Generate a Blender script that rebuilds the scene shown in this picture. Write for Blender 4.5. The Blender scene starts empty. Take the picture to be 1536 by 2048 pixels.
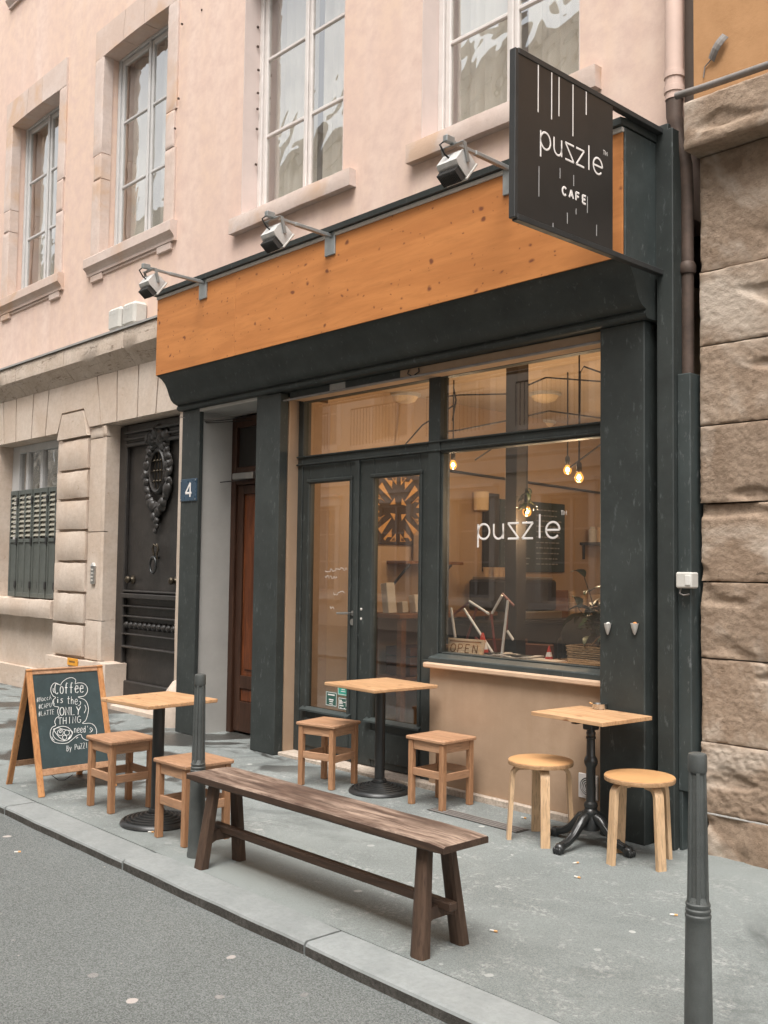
import bpy, bmesh, math, random
from mathutils import Vector, Matrix, noise
R = math.radians
PI = math.pi
random.seed(7)
sc = bpy.context.scene
COL = sc.collection

# ------------------------------------------------------------------ camera
# world: X along the facade (right positive), Y into the facade, Z up, pavement at z = 0
CAMP = Vector((0.0, 0.0, 1.56))
FPX = 2005.92                                   # focal length in pixels of the 1536 x 2048 photograph
CR = Vector((0.6795996, 0.7334652, 0.0131551))
CU = Vector((0.0320690, -0.0476198, 0.9983506))
CF = Vector((-0.7328819, 0.6780568, 0.0558839))
cam = bpy.data.cameras.new('camera')
cam.sensor_fit = 'VERTICAL'
cam.sensor_height = 36.0
cam.lens = 36.0 * FPX / 2048.0
cam.clip_start = 0.05
cam.clip_end = 2000
camo = bpy.data.objects.new('camera', cam)
COL.objects.link(camo)
camo.matrix_world = Matrix(((CR.x, CU.x, -CF.x, CAMP.x), (CR.y, CU.y, -CF.y, CAMP.y),
                            (CR.z, CU.z, -CF.z, CAMP.z), (0, 0, 0, 1)))
sc.camera = camo

# ------------------------------------------------------------------ sky, sun, exposure
SUN_EL, SUN_AZ = R(63), R(148)                  # azimuth from +Y towards +X
world = bpy.data.worlds.new('World')
sc.world = world
world.use_nodes = True
wn = world.node_tree.nodes
wl = world.node_tree.links
sky = wn.new('ShaderNodeTexSky')
sky.sky_type = 'NISHITA'
sky.sun_disc = False
sky.sun_elevation = SUN_EL
sky.sun_rotation = SUN_AZ
sky.dust_density = 4.0
hs = wn.new('ShaderNodeHueSaturation')
hs.inputs['Saturation'].default_value = 0.06     # overcast: an almost neutral sky
wl.new(sky.outputs[0], hs.inputs['Color'])
bg = wn['Background']
wl.new(hs.outputs[0], bg.inputs['Color'])
bg.inputs['Strength'].default_value = 0.15
sun = bpy.data.lights.new('sun', 'SUN')
sun.energy = 1.35
sun.angle = R(26)
sun.color = (1.0, 0.95, 0.88)
suno = bpy.data.objects.new('sun', sun)
COL.objects.link(suno)
sd = Vector((math.cos(SUN_EL) * math.sin(SUN_AZ), math.cos(SUN_EL) * math.cos(SUN_AZ), math.sin(SUN_EL)))
suno.rotation_euler = (-sd).to_track_quat('-Z', 'Y').to_euler()
suno.location = sd * 30
sc.view_settings.view_transform = 'Standard'
sc.view_settings.look = 'None'
sc.view_settings.gamma = 1.0
sc.view_settings.exposure = 1.17
sc.render.engine = 'CYCLES'
sc.cycles.use_denoising = True
sc.cycles.max_bounces = 10
sc.cycles.transparent_max_bounces = 16
sc.cycles.sample_clamp_indirect = 8

# ------------------------------------------------------------------ pixel helpers (photograph pixel -> point on a known plane)
def ray(x, y):
    return CR * ((x - 768) / FPX) + CU * (-(y - 1024) / FPX) + CF
def onX(x, y, X):
    d = ray(x, y); return CAMP + d * ((X - CAMP.x) / d.x)
def onY(x, y, Y):
    d = ray(x, y); return CAMP + d * ((Y - CAMP.y) / d.y)
def onZ(x, y, Z):
    d = ray(x, y); return CAMP + d * ((Z - CAMP.z) / d.z)
def onPlane(x, y, p, n):
    d = ray(x, y); return CAMP + d * ((p - CAMP).dot(n) / d.dot(n))

# ------------------------------------------------------------------ mesh builder
class MB:
    def __init__(s):
        s.v = []; s.f = []
    def add(s, vs, fs, M=None):
        o = len(s.v)
        s.v += [tuple(M @ Vector(p)) if M else tuple(p) for p in vs]
        s.f += [tuple(i + o for i in f) for f in fs]
        return s
    def box(s, x0, x1, y0, y1, z0, z1, M=None):
        return s.add([(x0,y0,z0),(x1,y0,z0),(x1,y1,z0),(x0,y1,z0),(x0,y0,z1),(x1,y0,z1),(x1,y1,z1),(x0,y1,z1)],
                     [(0,3,2,1),(4,5,6,7),(0,1,5,4),(1,2,6,5),(2,3,7,6),(3,0,4,7)], M)
    def cbox(s, x0, x1, y0, y1, z0, z1, c=.004, M=None):
        lo = (x0,y0,z0); hi = (x1,y1,z1)
        c = min(c, (x1-x0)*.45, (y1-y0)*.45, (z1-z0)*.45)
        V = []; idx = {}
        for a in range(3):
            for sx in (0,1):
                for sy in (0,1):
                    for sz in (0,1):
                        q = [0,0,0]
                        for k, b in enumerate((sx,sy,sz)):
                            e = hi[k] if b else lo[k]
                            q[k] = e if k == a else (e - c if b else e + c)
                        idx[(a,sx,sy,sz)] = len(V); V.append(tuple(q))
        F = []
        for b in (0,1):
            F.append([idx[(0,b,0,0)],idx[(0,b,1,0)],idx[(0,b,1,1)],idx[(0,b,0,1)]])
            F.append([idx[(1,0,b,0)],idx[(1,1,b,0)],idx[(1,1,b,1)],idx[(1,0,b,1)]])
            F.append([idx[(2,0,0,b)],idx[(2,1,0,b)],idx[(2,1,1,b)],idx[(2,0,1,b)]])
        for p in (0,1):
            for q in (0,1):
                F.append([idx[(0,p,q,0)],idx[(0,p,q,1)],idx[(1,p,q,1)],idx[(1,p,q,0)]])
                F.append([idx[(0,p,0,q)],idx[(0,p,1,q)],idx[(2,p,1,q)],idx[(2,p,0,q)]])
                F.append([idx[(1,0,p,q)],idx[(1,1,p,q)],idx[(2,1,p,q)],idx[(2,0,p,q)]])
        for x in (0,1):
            for y in (0,1):
                for z in (0,1):
                    F.append([idx[(0,x,y,z)],idx[(1,x,y,z)],idx[(2,x,y,z)]])
        return s.add(V, F, M)
    def beam(s, p, q, w, h, c=.003, up=(0,0,1)):
        p = Vector(p); q = Vector(q); d = q - p; L = d.length; x = d.normalized()
        u = Vector(up); y = u.cross(x)
        if y.length < 1e-4: y = Vector((0,1,0)).cross(x)
        y.normalize(); z = x.cross(y)
        M = Matrix(((x.x,y.x,z.x,p.x),(x.y,y.y,z.y,p.y),(x.z,y.z,z.z,p.z),(0,0,0,1)))
        return s.cbox(0, L, -w/2, w/2, -h/2, h/2, c, M)
    def tube(s, pts, r, n=8, flat=None):
        P = [Vector(p) for p in pts]; k = len(P)
        rs = r if isinstance(r, (list, tuple)) else [r]*k
        V = []; up = None
        for i, p in enumerate(P):
            t = (P[min(i+1,k-1)] - P[max(i-1,0)])
            t = t.normalized() if t.length > 1e-9 else Vector((0,0,1))
            if flat is not None:
                a = Vector(flat).cross(t)
                if a.length < 1e-6: a = Vector((1,0,0)).cross(t)
                a.normalize(); b = Vector(flat).normalized() * .25
            else:
                if up is None:
                    up = Vector((0,0,1)) if abs(t.z) < .9 else Vector((1,0,0))
                a = up.cross(t)
                if a.length < 1e-6: a = Vector((0,1,0)).cross(t)
                a.normalize(); b = t.cross(a); up = b
            for j in range(n):
                th = 2*PI*j/n
                V.append(tuple(p + a*(rs[i]*math.cos(th)) + b*(rs[i]*math.sin(th))))
        F = []
        for i in range(k-1):
            for j in range(n):
                F.append((i*n+j, i*n+(j+1)%n, (i+1)*n+(j+1)%n, (i+1)*n+j))
        F.append(tuple(range(n-1,-1,-1))); F.append(tuple((k-1)*n+j for j in range(n)))
        return s.add(V, F)
    def lathe(s, prof, c=(0,0,0), n=24, M=None, caps=True, rad=None):
        V = []; k = len(prof)
        for (r, z) in prof:
            for j in range(n):
                th = 2*PI*j/n
                rr = r*(rad(th) if rad else 1)
                V.append((c[0]+rr*math.cos(th), c[1]+rr*math.sin(th), c[2]+z))
        F = []
        for i in range(k-1):
            for j in range(n):
                F.append((i*n+j, i*n+(j+1)%n, (i+1)*n+(j+1)%n, (i+1)*n+j))
        if caps:
            F.append(tuple(range(n-1,-1,-1))); F.append(tuple((k-1)*n+j for j in range(n)))
        return s.add(V, F, M)
    def prism(s, poly, axis, d0, d1, M=None):
        n = len(poly)
        def mk(a, b, d):
            return (d,a,b) if axis == 'X' else (a,d,b) if axis == 'Y' else (a,b,d)
        V = [mk(a,b,d0) for a,b in poly] + [mk(a,b,d1) for a,b in poly]
        F = [tuple(range(n)), tuple(range(2*n-1,n-1,-1))]
        for i in range(n):
            F.append((i,(i+1)%n,n+(i+1)%n,n+i))
        return s.add(V, F, M)
    def build(s, name, mat, parent=None, smooth=None, kind=None, fix=True):
        me = bpy.data.meshes.new(name)
        me.from_pydata(s.v, [], s.f)
        if fix:
            bm = bmesh.new(); bm.from_mesh(me)
            bmesh.ops.recalc_face_normals(bm, faces=bm.faces)
            bm.to_mesh(me); bm.free()
        if mat: me.materials.append(mat)
        if smooth:
            me.shade_smooth()
            me.set_sharp_from_angle(angle=R(smooth))
        o = bpy.data.objects.new(name, me)
        COL.objects.link(o)
        if parent: o.parent = parent
        if kind: o['kind'] = kind
        return o

def rough_block(x0, x1, z0, z1, yf, yb, nx=10, nz=6, amp=.012, edge=.02, seed=0.0, freq=4.0, fine=0.0):
    """stone block facing -Y: uneven face, worn arrises"""
    m = MB(); V = []; F = []
    for j in range(nz+1):
        for i in range(nx+1):
            u = i/nx; w = j/nz
            x = x0+(x1-x0)*u; z = z0+(z1-z0)*w
            d = min(u*(x1-x0), (1-u)*(x1-x0), w*(z1-z0), (1-w)*(z1-z0))
            e = edge*max(0, 1-d/(edge*1.6))**2
            q = Vector((x*freq+seed, z*freq*1.4, seed*1.7))
            h = noise.noise(q)*amp + noise.noise(q*2.7)*amp*.5
            if fine:
                h += noise.noise(q*7.1)*fine + noise.noise(q*15.3)*fine*.7
                pk = noise.noise(Vector((x*3.1+seed, z*8.5, seed)))
                if pk > .30: h += min(.02, (pk-.30)*.10)
                ch = noise.noise(Vector((x*9+seed, z*9, 2)))
                e += edge*2.2*max(0, ch)*max(0, 1-d/(edge*4))
            jx = 0 if 0 < i < nx else noise.noise(Vector((seed, z*9, x)))*edge*.5
            jz = 0 if 0 < j < nz else noise.noise(Vector((x*7, seed, z)))*edge*.4
            V.append((x+jx, yf+e+h, z+jz))
    for j in range(nz):
        for i in range(nx):
            a = j*(nx+1)+i
            F.append((a, a+1, a+nx+2, a+nx+1))
    loop = list(range(nx+1)) + [j*(nx+1)+nx for j in range(1, nz+1)] + [nz*(nx+1)+i for i in range(nx-1, -1, -1)] + [j*(nx+1) for j in range(nz-1, 0, -1)]
    b = len(V); n = len(loop)
    V += [(V[i][0], yb, V[i][2]) for i in loop]
    for k in range(n):
        F.append((loop[k], b+k, b+(k+1) % n, loop[(k+1) % n]))
    F.append(tuple(b+k for k in range(n)))
    m.add(V, F)
    return m

def wall_holes(x0, x1, z0, z1, holes, y0, y1):
    """slab between y0 (front) and y1 with rectangular openings"""
    xs = sorted({x0, x1, *[h[0] for h in holes], *[h[1] for h in holes]})
    zs = sorted({z0, z1, *[h[2] for h in holes], *[h[3] for h in holes]})
    xs = [x for x in xs if x0 <= x <= x1]; zs = [z for z in zs if z0 <= z <= z1]
    inh = lambda x, z: any(h[0] < x < h[1] and h[2] < z < h[3] for h in holes)
    solid = lambda i, j: 0 <= i < len(xs)-1 and 0 <= j < len(zs)-1 and not inh((xs[i]+xs[i+1])/2, (zs[j]+zs[j+1])/2)
    m = MB()
    for i in range(len(xs)-1):
        for j in range(len(zs)-1):
            if not solid(i, j): continue
            a, b, c, d = xs[i], xs[i+1], zs[j], zs[j+1]
            m.add([(a,y0,c),(b,y0,c),(b,y0,d),(a,y0,d)], [(0,1,2,3)])
            m.add([(a,y1,c),(b,y1,c),(b,y1,d),(a,y1,d)], [(3,2,1,0)])
            if not solid(i-1, j): m.add([(a,y0,c),(a,y0,d),(a,y1,d),(a,y1,c)], [(0,1,2,3)])
            if not solid(i+1, j): m.add([(b,y0,c),(b,y1,c),(b,y1,d),(b,y0,d)], [(0,1,2,3)])
            if not solid(i, j-1): m.add([(a,y0,c),(a,y1,c),(b,y1,c),(b,y0,c)], [(0,1,2,3)])
            if not solid(i, j+1): m.add([(a,y0,d),(b,y0,d),(b,y1,d),(a,y1,d)], [(0,1,2,3)])
    return m

def empty(name, parent=None, loc=(0,0,0), rz=0):
    o = bpy.data.objects.new(name, None)
    o.empty_display_size = .1
    COL.objects.link(o)
    o.location = loc; o.rotation_euler = (0,0,rz)
    if parent: o.parent = parent
    return o
def tag(o, label, cat, group=None):
    o['label'] = label; o['category'] = cat
    if group: o['group'] = group
    return o
def thing(name, label, cat, loc=(0,0,0), rz=0, group=None):
    return tag(empty(name, None, loc, rz), label, cat, group)
def copy_tree(o, parent=None):
    c = o.copy(); COL.objects.link(c); c.parent = parent
    for ch in list(o.children): copy_tree(ch, c)
    return c
def inst(o, parent, loc=(0,0,0), rot=(0,0,0)):
    c = o.copy(); COL.objects.link(c); c.parent = parent; c.location = loc; c.rotation_euler = rot
    return c

# ------------------------------------------------------------------ materials
def nodes(name):
    m = bpy.data.materials.new(name); m.use_nodes = True
    t = m.node_tree
    return m, t, t.nodes, t.links, t.nodes['Principled BSDF']
def N(nd, typ, **kw):
    n = nd.new(typ)
    for k, v in kw.items(): setattr(n, k, v)
    return n
def mixc(nd, ln, fac, a, b, blend='MIX'):
    n = nd.new('ShaderNodeMix'); n.data_type = 'RGBA'; n.blend_type = blend; n.clamp_factor = True
    for sck, val in ((n.inputs[0], fac), (n.inputs[6], a), (n.inputs[7], b)):
        if hasattr(val, 'links'): ln.new(val, sck)
        elif isinstance(val, (tuple, list)): sck.default_value = (*val[:3], 1)
        else: sck.default_value = val
    return n.outputs[2]
def noi(nd, ln, co, scale, detail=5, rough=.6, dist=0, st=None):
    if st:
        mp = nd.new('ShaderNodeMapping'); mp.inputs['Scale'].default_value = st
        ln.new(co, mp.inputs['Vector']); co = mp.outputs[0]
    n = nd.new('ShaderNodeTexNoise')
    n.inputs['Scale'].default_value = scale; n.inputs['Detail'].default_value = detail
    n.inputs['Roughness'].default_value = rough; n.inputs['Distortion'].default_value = dist
    ln.new(co, n.inputs['Vector'])
    return n.outputs['Fac']
def ramp(nd, ln, fac, lo, hi):
    n = nd.new('ShaderNodeMapRange'); n.inputs[1].default_value = lo; n.inputs[2].default_value = hi
    ln.new(fac, n.inputs[0]); return n.outputs[0]
def bumpn(nd, ln, bsdf, h, strength, dist=.01, prev=None):
    b = nd.new('ShaderNodeBump'); b.inputs['Strength'].default_value = strength; b.inputs['Distance'].default_value = dist
    ln.new(h, b.inputs['Height'])
    if prev is not None: ln.new(prev, b.inputs['Normal'])
    ln.new(b.outputs[0], bsdf.inputs['Normal'])
    return b.outputs[0]
def sc3(c, k): return tuple(min(1, x*k) for x in c)

def mat(name, col, rough=.7, var=.15, vs=4, bump=.15, bs=60, metal=0, spec=.4, rand=0, scratch=None):
    m, t, nd, ln, p = nodes(name)
    co = nd.new('ShaderNodeTexCoord').outputs['Object']
    a = noi(nd, ln, co, vs, 6, .65)
    c = mixc(nd, ln, ramp(nd, ln, a, .3, .7), sc3(col, 1-var), sc3(col, 1+var))
    if rand:
        oi = nd.new('ShaderNodeObjectInfo')
        c2 = mixc(nd, ln, oi.outputs['Random'], sc3(col, 1-rand), sc3(col, 1+rand))
        c = mixc(nd, ln, .5, c, c2)
    if scratch:
        f = noi(nd, ln, co, 34, 4, .7, .3, (1,1,.35))
        c = mixc(nd, ln, ramp(nd, ln, f, .60, .70), c, scratch)
        f2 = noi(nd, ln, co, 1.6, 6, .7, .5)
        c = mixc(nd, ln, ramp(nd, ln, f2, .50, .72), c, mixc(nd, ln, .22, c, scratch))
    ln.new(c, p.inputs['Base Color'])
    r = noi(nd, ln, co, vs*2.3, 4)
    mr = nd.new('ShaderNodeMapRange'); ln.new(r, mr.inputs[0])
    mr.inputs[3].default_value = max(.03, rough-.12); mr.inputs[4].default_value = min(1, rough+.12)
    ln.new(mr.outputs[0], p.inputs['Roughness'])
    p.inputs['Metallic'].default_value = metal
    p.inputs['Specular IOR Level'].default_value = spec
    if bump: bumpn(nd, ln, p, noi(nd, ln, co, bs, 5, .7), bump, .004)
    return m

def wood(name, c1, c2, axis='X', scale=1.0, knots=0, rough=.5, wear=None, bump=.15, dark=(.10,.04,.02), rand=0, fg=1.0):
    m, t, nd, ln, p = nodes(name)
    co = nd.new('ShaderNodeTexCoord').outputs['Object']
    st = {'X':(.12,1,1),'Y':(1,.12,1),'Z':(1,1,.12)}[axis]
    oi = nd.new('ShaderNodeObjectInfo')
    vm = nd.new('ShaderNodeVectorMath'); vm.operation = 'MULTIPLY_ADD'
    cmb = nd.new('ShaderNodeCombineXYZ')
    for k in range(3): ln.new(oi.outputs['Random'], cmb.inputs[k])
    ln.new(cmb.outputs[0], vm.inputs[0]); vm.inputs[1].default_value = (7,5,9); ln.new(co, vm.inputs[2])
    co = vm.outputs[0]
    g = noi(nd, ln, co, 14*scale, 6, .6, 1.2, st)
    fine = noi(nd, ln, co, 90*scale, 3, .6, .2, st)
    c = mixc(nd, ln, ramp(nd, ln, g, .38, .62), sc3(c1, 1.06), sc3(c2, .95))
    c = mixc(nd, ln, ramp(nd, ln, fine, .50, .72), c, mixc(nd, ln, fg, c, sc3(c1, .58)))
    if rand:
        c = mixc(nd, ln, oi.outputs['Random'], c, mixc(nd, ln, .35, c, sc3(c1, .6)))
    if knots:
        mp = nd.new('ShaderNodeMapping'); mp.inputs['Scale'].default_value = {'X':(.75,1,1),'Y':(1,.75,1),'Z':(1,1,.75)}[axis]
        ln.new(co, mp.inputs['Vector'])
        # wobble so the knots are not round dots
        vo = nd.new('ShaderNodeTexVoronoi'); vo.voronoi_dimensions = '2D'; vo.inputs['Scale'].default_value = knots; vo.inputs['Randomness'].default_value = 1
        wob = nd.new('ShaderNodeVectorMath'); wob.operation = 'ADD'
        nz = nd.new('ShaderNodeTexNoise'); nz.inputs['Scale'].default_value = 9; ln.new(mp.outputs[0], nz.inputs['Vector'])
        scn = nd.new('ShaderNodeVectorMath'); scn.operation = 'SCALE'; scn.inputs['Scale'].default_value = .06
        ln.new(nz.outputs['Color'], scn.inputs[0]); ln.new(mp.outputs[0], wob.inputs[0]); ln.new(scn.outputs[0], wob.inputs[1])
        sp_ = nd.new('ShaderNodeSeparateXYZ'); ln.new(wob.outputs[0], sp_.inputs[0])
        yz = nd.new('ShaderNodeMath'); yz.operation = 'ADD'; ln.new(sp_.outputs[1], yz.inputs[0]); ln.new(sp_.outputs[2], yz.inputs[1])
        cb_ = nd.new('ShaderNodeCombineXYZ'); ln.new(sp_.outputs[0], cb_.inputs[0]); ln.new(yz.outputs[0], cb_.inputs[1])
        ln.new(cb_.outputs[0], vo.inputs['Vector'])
        # size differs from knot to knot
        sz = nd.new('ShaderNodeSeparateColor'); ln.new(vo.outputs['Color'], sz.inputs[0])
        rad = nd.new('ShaderNodeMapRange'); ln.new(sz.outputs[0], rad.inputs[0])
        rad.inputs[1].default_value = .35; rad.inputs[2].default_value = 1; rad.inputs[3].default_value = -.01; rad.inputs[4].default_value = .115
        sb = nd.new('ShaderNodeMath'); sb.operation = 'SUBTRACT'; ln.new(rad.outputs[0], sb.inputs[0]); ln.new(vo.outputs['Distance'], sb.inputs[1])
        k = ramp(nd, ln, sb.outputs[0], -.03, .045)
        km = nd.new('ShaderNodeMath'); km.operation = 'MULTIPLY'; ln.new(k, km.inputs[0]); km.inputs[1].default_value = .9
        c = mixc(nd, ln, km.outputs[0], c, dark)
        v3 = nd.new('ShaderNodeTexVoronoi'); v3.voronoi_dimensions = '2D'; v3.inputs['Scale'].default_value = knots*2.3; ln.new(cb_.outputs[0], v3.inputs['Vector'])
        s3_ = nd.new('ShaderNodeSeparateColor'); ln.new(v3.outputs['Color'], s3_.inputs[0])
        r3 = nd.new('ShaderNodeMapRange'); ln.new(s3_.outputs[0], r3.inputs[0]); r3.inputs[1].default_value = .5; r3.inputs[3].default_value = -.02; r3.inputs[4].default_value = .11
        d3 = nd.new('ShaderNodeMath'); d3.operation = 'SUBTRACT'; ln.new(r3.outputs[0], d3.inputs[0]); ln.new(v3.outputs['Distance'], d3.inputs[1])
        k3 = nd.new('ShaderNodeMath'); k3.operation = 'MULTIPLY'; ln.new(ramp(nd, ln, d3.outputs[0], -.03, .05), k3.inputs[0]); k3.inputs[1].default_value = .8
        c = mixc(nd, ln, k3.outputs[0], c, dark)
    if wear:
        w = noi(nd, ln, co, 26*scale, 7, .75, .4, st)
        w2 = noi(nd, ln, co, 3.5, 5, .6, .3, (.5,1,1))
        wm = nd.new('ShaderNodeMath'); wm.operation = 'MULTIPLY'; ln.new(ramp(nd, ln, w, .42, .60), wm.inputs[0]); ln.new(ramp(nd, ln, w2, .35, .58), wm.inputs[1])
        c = mixc(nd, ln, wm.outputs[0], c, wear)
    ln.new(c, p.inputs['Base Color'])
    p.inputs['Roughness'].default_value = rough
    p.inputs['Specular IOR Level'].default_value = .3
    bumpn(nd, ln, p, fine, bump, .002)
    return m

def stone(name, col, col2, dark, scale=3, bump=.5, rough=.92, pits=.35, crack=0, patch=None, rand=.12, grain=1.0):
    m, t, nd, ln, p = nodes(name)
    co = nd.new('ShaderNodeTexCoord').outputs['Object']
    a = noi(nd, ln, co, scale, 7, .65, .3)
    c = mixc(nd, ln, ramp(nd, ln, a, .40, .60), col, col2)
    f = noi(nd, ln, co, scale*9, 6, .75)
    c = mixc(nd, ln, ramp(nd, ln, f, .36, .56), mixc(nd, ln, grain, c, sc3(col2, .68)), c)
    pit = noi(nd, ln, co, scale*5, 5, .75, .6, (1,1,1.6))
    pf = ramp(nd, ln, pit, .37, .30)
    mm = nd.new('ShaderNodeMath'); mm.operation = 'MULTIPLY'; ln.new(pf, mm.inputs[0]); mm.inputs[1].default_value = pits
    c = mixc(nd, ln, mm.outputs[0], c, dark)
    if patch:
        pa = noi(nd, ln, co, scale*.55, 5, .6, .5)
        c = mixc(nd, ln, ramp(nd, ln, pa, .52, .64), c, patch)
    if rand:
        oi = nd.new('ShaderNodeObjectInfo')
        c = mixc(nd, ln, oi.outputs['Random'], c, mixc(nd, ln, rand*2, c, sc3(dark, 1.4)))
    h1 = noi(nd, ln, co, scale*11, 8, .75)
    nrm = bumpn(nd, ln, p, h1, bump, .012)
    if crack:
        w = noi(nd, ln, co, scale*.9, 6, .6, 1.0, (.35,1,2.6))
        ab = nd.new('ShaderNodeMath'); ab.operation = 'SUBTRACT'; ln.new(w, ab.inputs[0]); ab.inputs[1].default_value = .5
        a2 = nd.new('ShaderNodeMath'); a2.operation = 'ABSOLUTE'; ln.new(ab.outputs[0], a2.inputs[0])
        cr = ramp(nd, ln, a2.outputs[0], 0, .012)
        gate = ramp(nd, ln, noi(nd, ln, co, scale*1.7, 3), .45, .6)
        mx = nd.new('ShaderNodeMath'); mx.operation = 'MAXIMUM'; ln.new(cr, mx.inputs[0])
        inv = nd.new('ShaderNodeMath'); inv.operation = 'SUBTRACT'; inv.inputs[0].default_value = 1; ln.new(gate, inv.inputs[1])
        ln.new(inv.outputs[0], mx.inputs[1])
        c = mixc(nd, ln, mx.outputs[0], sc3(dark, .7), c)
        bumpn(nd, ln, p, mx.outputs[0], crack, .02, nrm)
    ln.new(c, p.inputs['Base Color'])
    p.inputs['Roughness'].default_value = rough
    p.inputs['Specular IOR Level'].default_value = .2
    return m

def plaster(name, c1, c2, streak, bump=.12, fine=90):
    m, t, nd, ln, p = nodes(name)
    co = nd.new('ShaderNodeTexCoord').outputs['Object']
    a = noi(nd, ln, co, .35, 3, .5, .2)
    c = mixc(nd, ln, ramp(nd, ln, a, .25, .75), c1, c2)
    s1 = noi(nd, ln, co, 2.2, 5, .6, .1, (1,1,.12))
    c = mixc(nd, ln, ramp(nd, ln, s1, .45, .80), c, streak)
    f = noi(nd, ln, co, 7, 7, .7)
    c = mixc(nd, ln, ramp(nd, ln, f, .32, .6), sc3(c1, .91), c)
    dr = noi(nd, ln, co, 1.3, 6, .7, .3, (1,1,.25))
    c = mixc(nd, ln, ramp(nd, ln, dr, .60, .85), c, (c1[0]*.84, c1[1]*.78, c1[2]*.70))
    ln.new(c, p.inputs['Base Color'])
    p.inputs['Roughness'].default_value = .93; p.inputs['Specular IOR Level'].default_value = .15
    n1 = bumpn(nd, ln, p, noi(nd, ln, co, fine, 5, .7), bump, .003)
    bumpn(nd, ln, p, noi(nd, ln, co, 5, 4, .6), .25, .012, n1)
    return m

def asphalt(name, base, dark, grain, spots, wet=None, gscale=260, bump=.5, cracks=False):
    m, t, nd, ln, p = nodes(name)
    co = nd.new('ShaderNodeTexCoord').outputs['Object']
    a = noi(nd, ln, co, 1.1, 6, .6, .4)
    big = noi(nd, ln, co, .42, 4, .6, .6)
    c = mixc(nd, ln, ramp(nd, ln, a, .38, .62), dark, base)
    c = mixc(nd, ln, ramp(nd, ln, big, .42, .66), c, mixc(nd, ln, .55, c, sc3(base, 1.30)))
    vg = nd.new('ShaderNodeTexVoronoi'); vg.inputs['Scale'].default_value = gscale*.55; ln.new(co, vg.inputs['Vector'])
    sp = nd.new('ShaderNodeSeparateColor'); ln.new(vg.outputs['Color'], sp.inputs[0])
    c = mixc(nd, ln, ramp(nd, ln, sp.outputs[0], 0, 1), mixc(nd, ln, grain, c, sc3(dark, .35)), mixc(nd, ln, grain, c, sc3(base, 1.9)))
    # chewing-gum spots and worn scuffs
    nz = nd.new('ShaderNodeTexNoise'); nz.inputs['Scale'].default_value = 14; ln.new(co, nz.inputs['Vector'])
    wv = nd.new('ShaderNodeVectorMath'); wv.operation = 'SCALE'; wv.inputs['Scale'].default_value = .035; ln.new(nz.outputs['Color'], wv.inputs[0])
    ad = nd.new('ShaderNodeVectorMath'); ad.operation = 'ADD'; ln.new(co, ad.inputs[0]); ln.new(wv.outputs[0], ad.inputs[1])
    vo = nd.new('ShaderNodeTexVoronoi'); vo.voronoi_dimensions = '2D'; vo.inputs['Scale'].default_value = 3.6; ln.new(ad.outputs[0], vo.inputs['Vector'])
    s2 = nd.new('ShaderNodeSeparateColor'); ln.new(vo.outputs['Color'], s2.inputs[0])
    th = nd.new('ShaderNodeMapRange'); ln.new(s2.outputs[1], th.inputs[0]); th.inputs[1].default_value = .35
    th.inputs[3].default_value = 0; th.inputs[4].default_value = .085
    df = nd.new('ShaderNodeMath'); df.operation = 'SUBTRACT'; ln.new(th.outputs[0], df.inputs[0]); ln.new(vo.outputs['Distance'], df.inputs[1])
    sf = ramp(nd, ln, df.outputs[0], 0, .012)
    sm = nd.new('ShaderNodeMath'); sm.operation = 'MULTIPLY'; ln.new(sf, sm.inputs[0]); ln.new(s2.outputs[2], sm.inputs[1])
    c = mixc(nd, ln, sm.outputs[0], c, spots)
    if cracks:
        sc_ = noi(nd, ln, co, 3.3, 7, .75, .8)
        sg = noi(nd, ln, co, 38, 5, .7, .3)
        mq = nd.new('ShaderNodeMath'); mq.operation = 'MULTIPLY'
        ln.new(ramp(nd, ln, sc_, .50, .60), mq.inputs[0]); ln.new(ramp(nd, ln, sg, .49, .57), mq.inputs[1])
        mh = nd.new('ShaderNodeMath'); mh.operation = 'MULTIPLY'; ln.new(mq.outputs[0], mh.inputs[0]); mh.inputs[1].default_value = .5
        c = mixc(nd, ln, mh.outputs[0], c, sc3(spots, .95))
        st = noi(nd, ln, co, .9, 6, .7, 1.0)
        c = mixc(nd, ln, ramp(nd, ln, st, .56, .72), c, sc3(dark, .60))
        s3 = noi(nd, ln, co, .55, 5, .6, .5)
        c = mixc(nd, ln, ramp(nd, ln, s3, .48, .68), c, sc3(base, 1.22))
    rough = .9
    if wet:
        # damp patches on the far part of the pavement
        sx = nd.new('ShaderNodeSeparateXYZ'); ln.new(co, sx.inputs[0])
        wx = ramp(nd, ln, sx.outputs[0], -5.6, -6.6); wy = ramp(nd, ln, sx.outputs[1], 2.95, 3.3)
        m1 = nd.new('ShaderNodeMath'); m1.operation = 'MULTIPLY'; ln.new(wx, m1.inputs[0]); ln.new(wy, m1.inputs[1])
        wnz = ramp(nd, ln, noi(nd, ln, co, 1.1, 5, .6, .8), .49, .54)
        m2 = nd.new('ShaderNodeMath'); m2.operation = 'MULTIPLY'; ln.new(m1.outputs[0], m2.inputs[0]); ln.new(wnz, m2.inputs[1])
        c = mixc(nd, ln, m2.outputs[0], c, wet)
        mr = nd.new('ShaderNodeMapRange'); ln.new(m2.outputs[0], mr.inputs[0]); mr.inputs[3].default_value = .9; mr.inputs[4].default_value = .3
        ln.new(mr.outputs[0], p.inputs['Roughness'])
    else:
        p.inputs['Roughness'].default_value = rough
    ln.new(c, p.inputs['Base Color'])
    p.inputs['Specular IOR Level'].default_value = .3
    n1 = bumpn(nd, ln, p, vg.outputs['Distance'], bump, .004)
    bumpn(nd, ln, p, noi(nd, ln, co, 6, 5, .6), .3, .01, n1)
    return m

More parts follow.
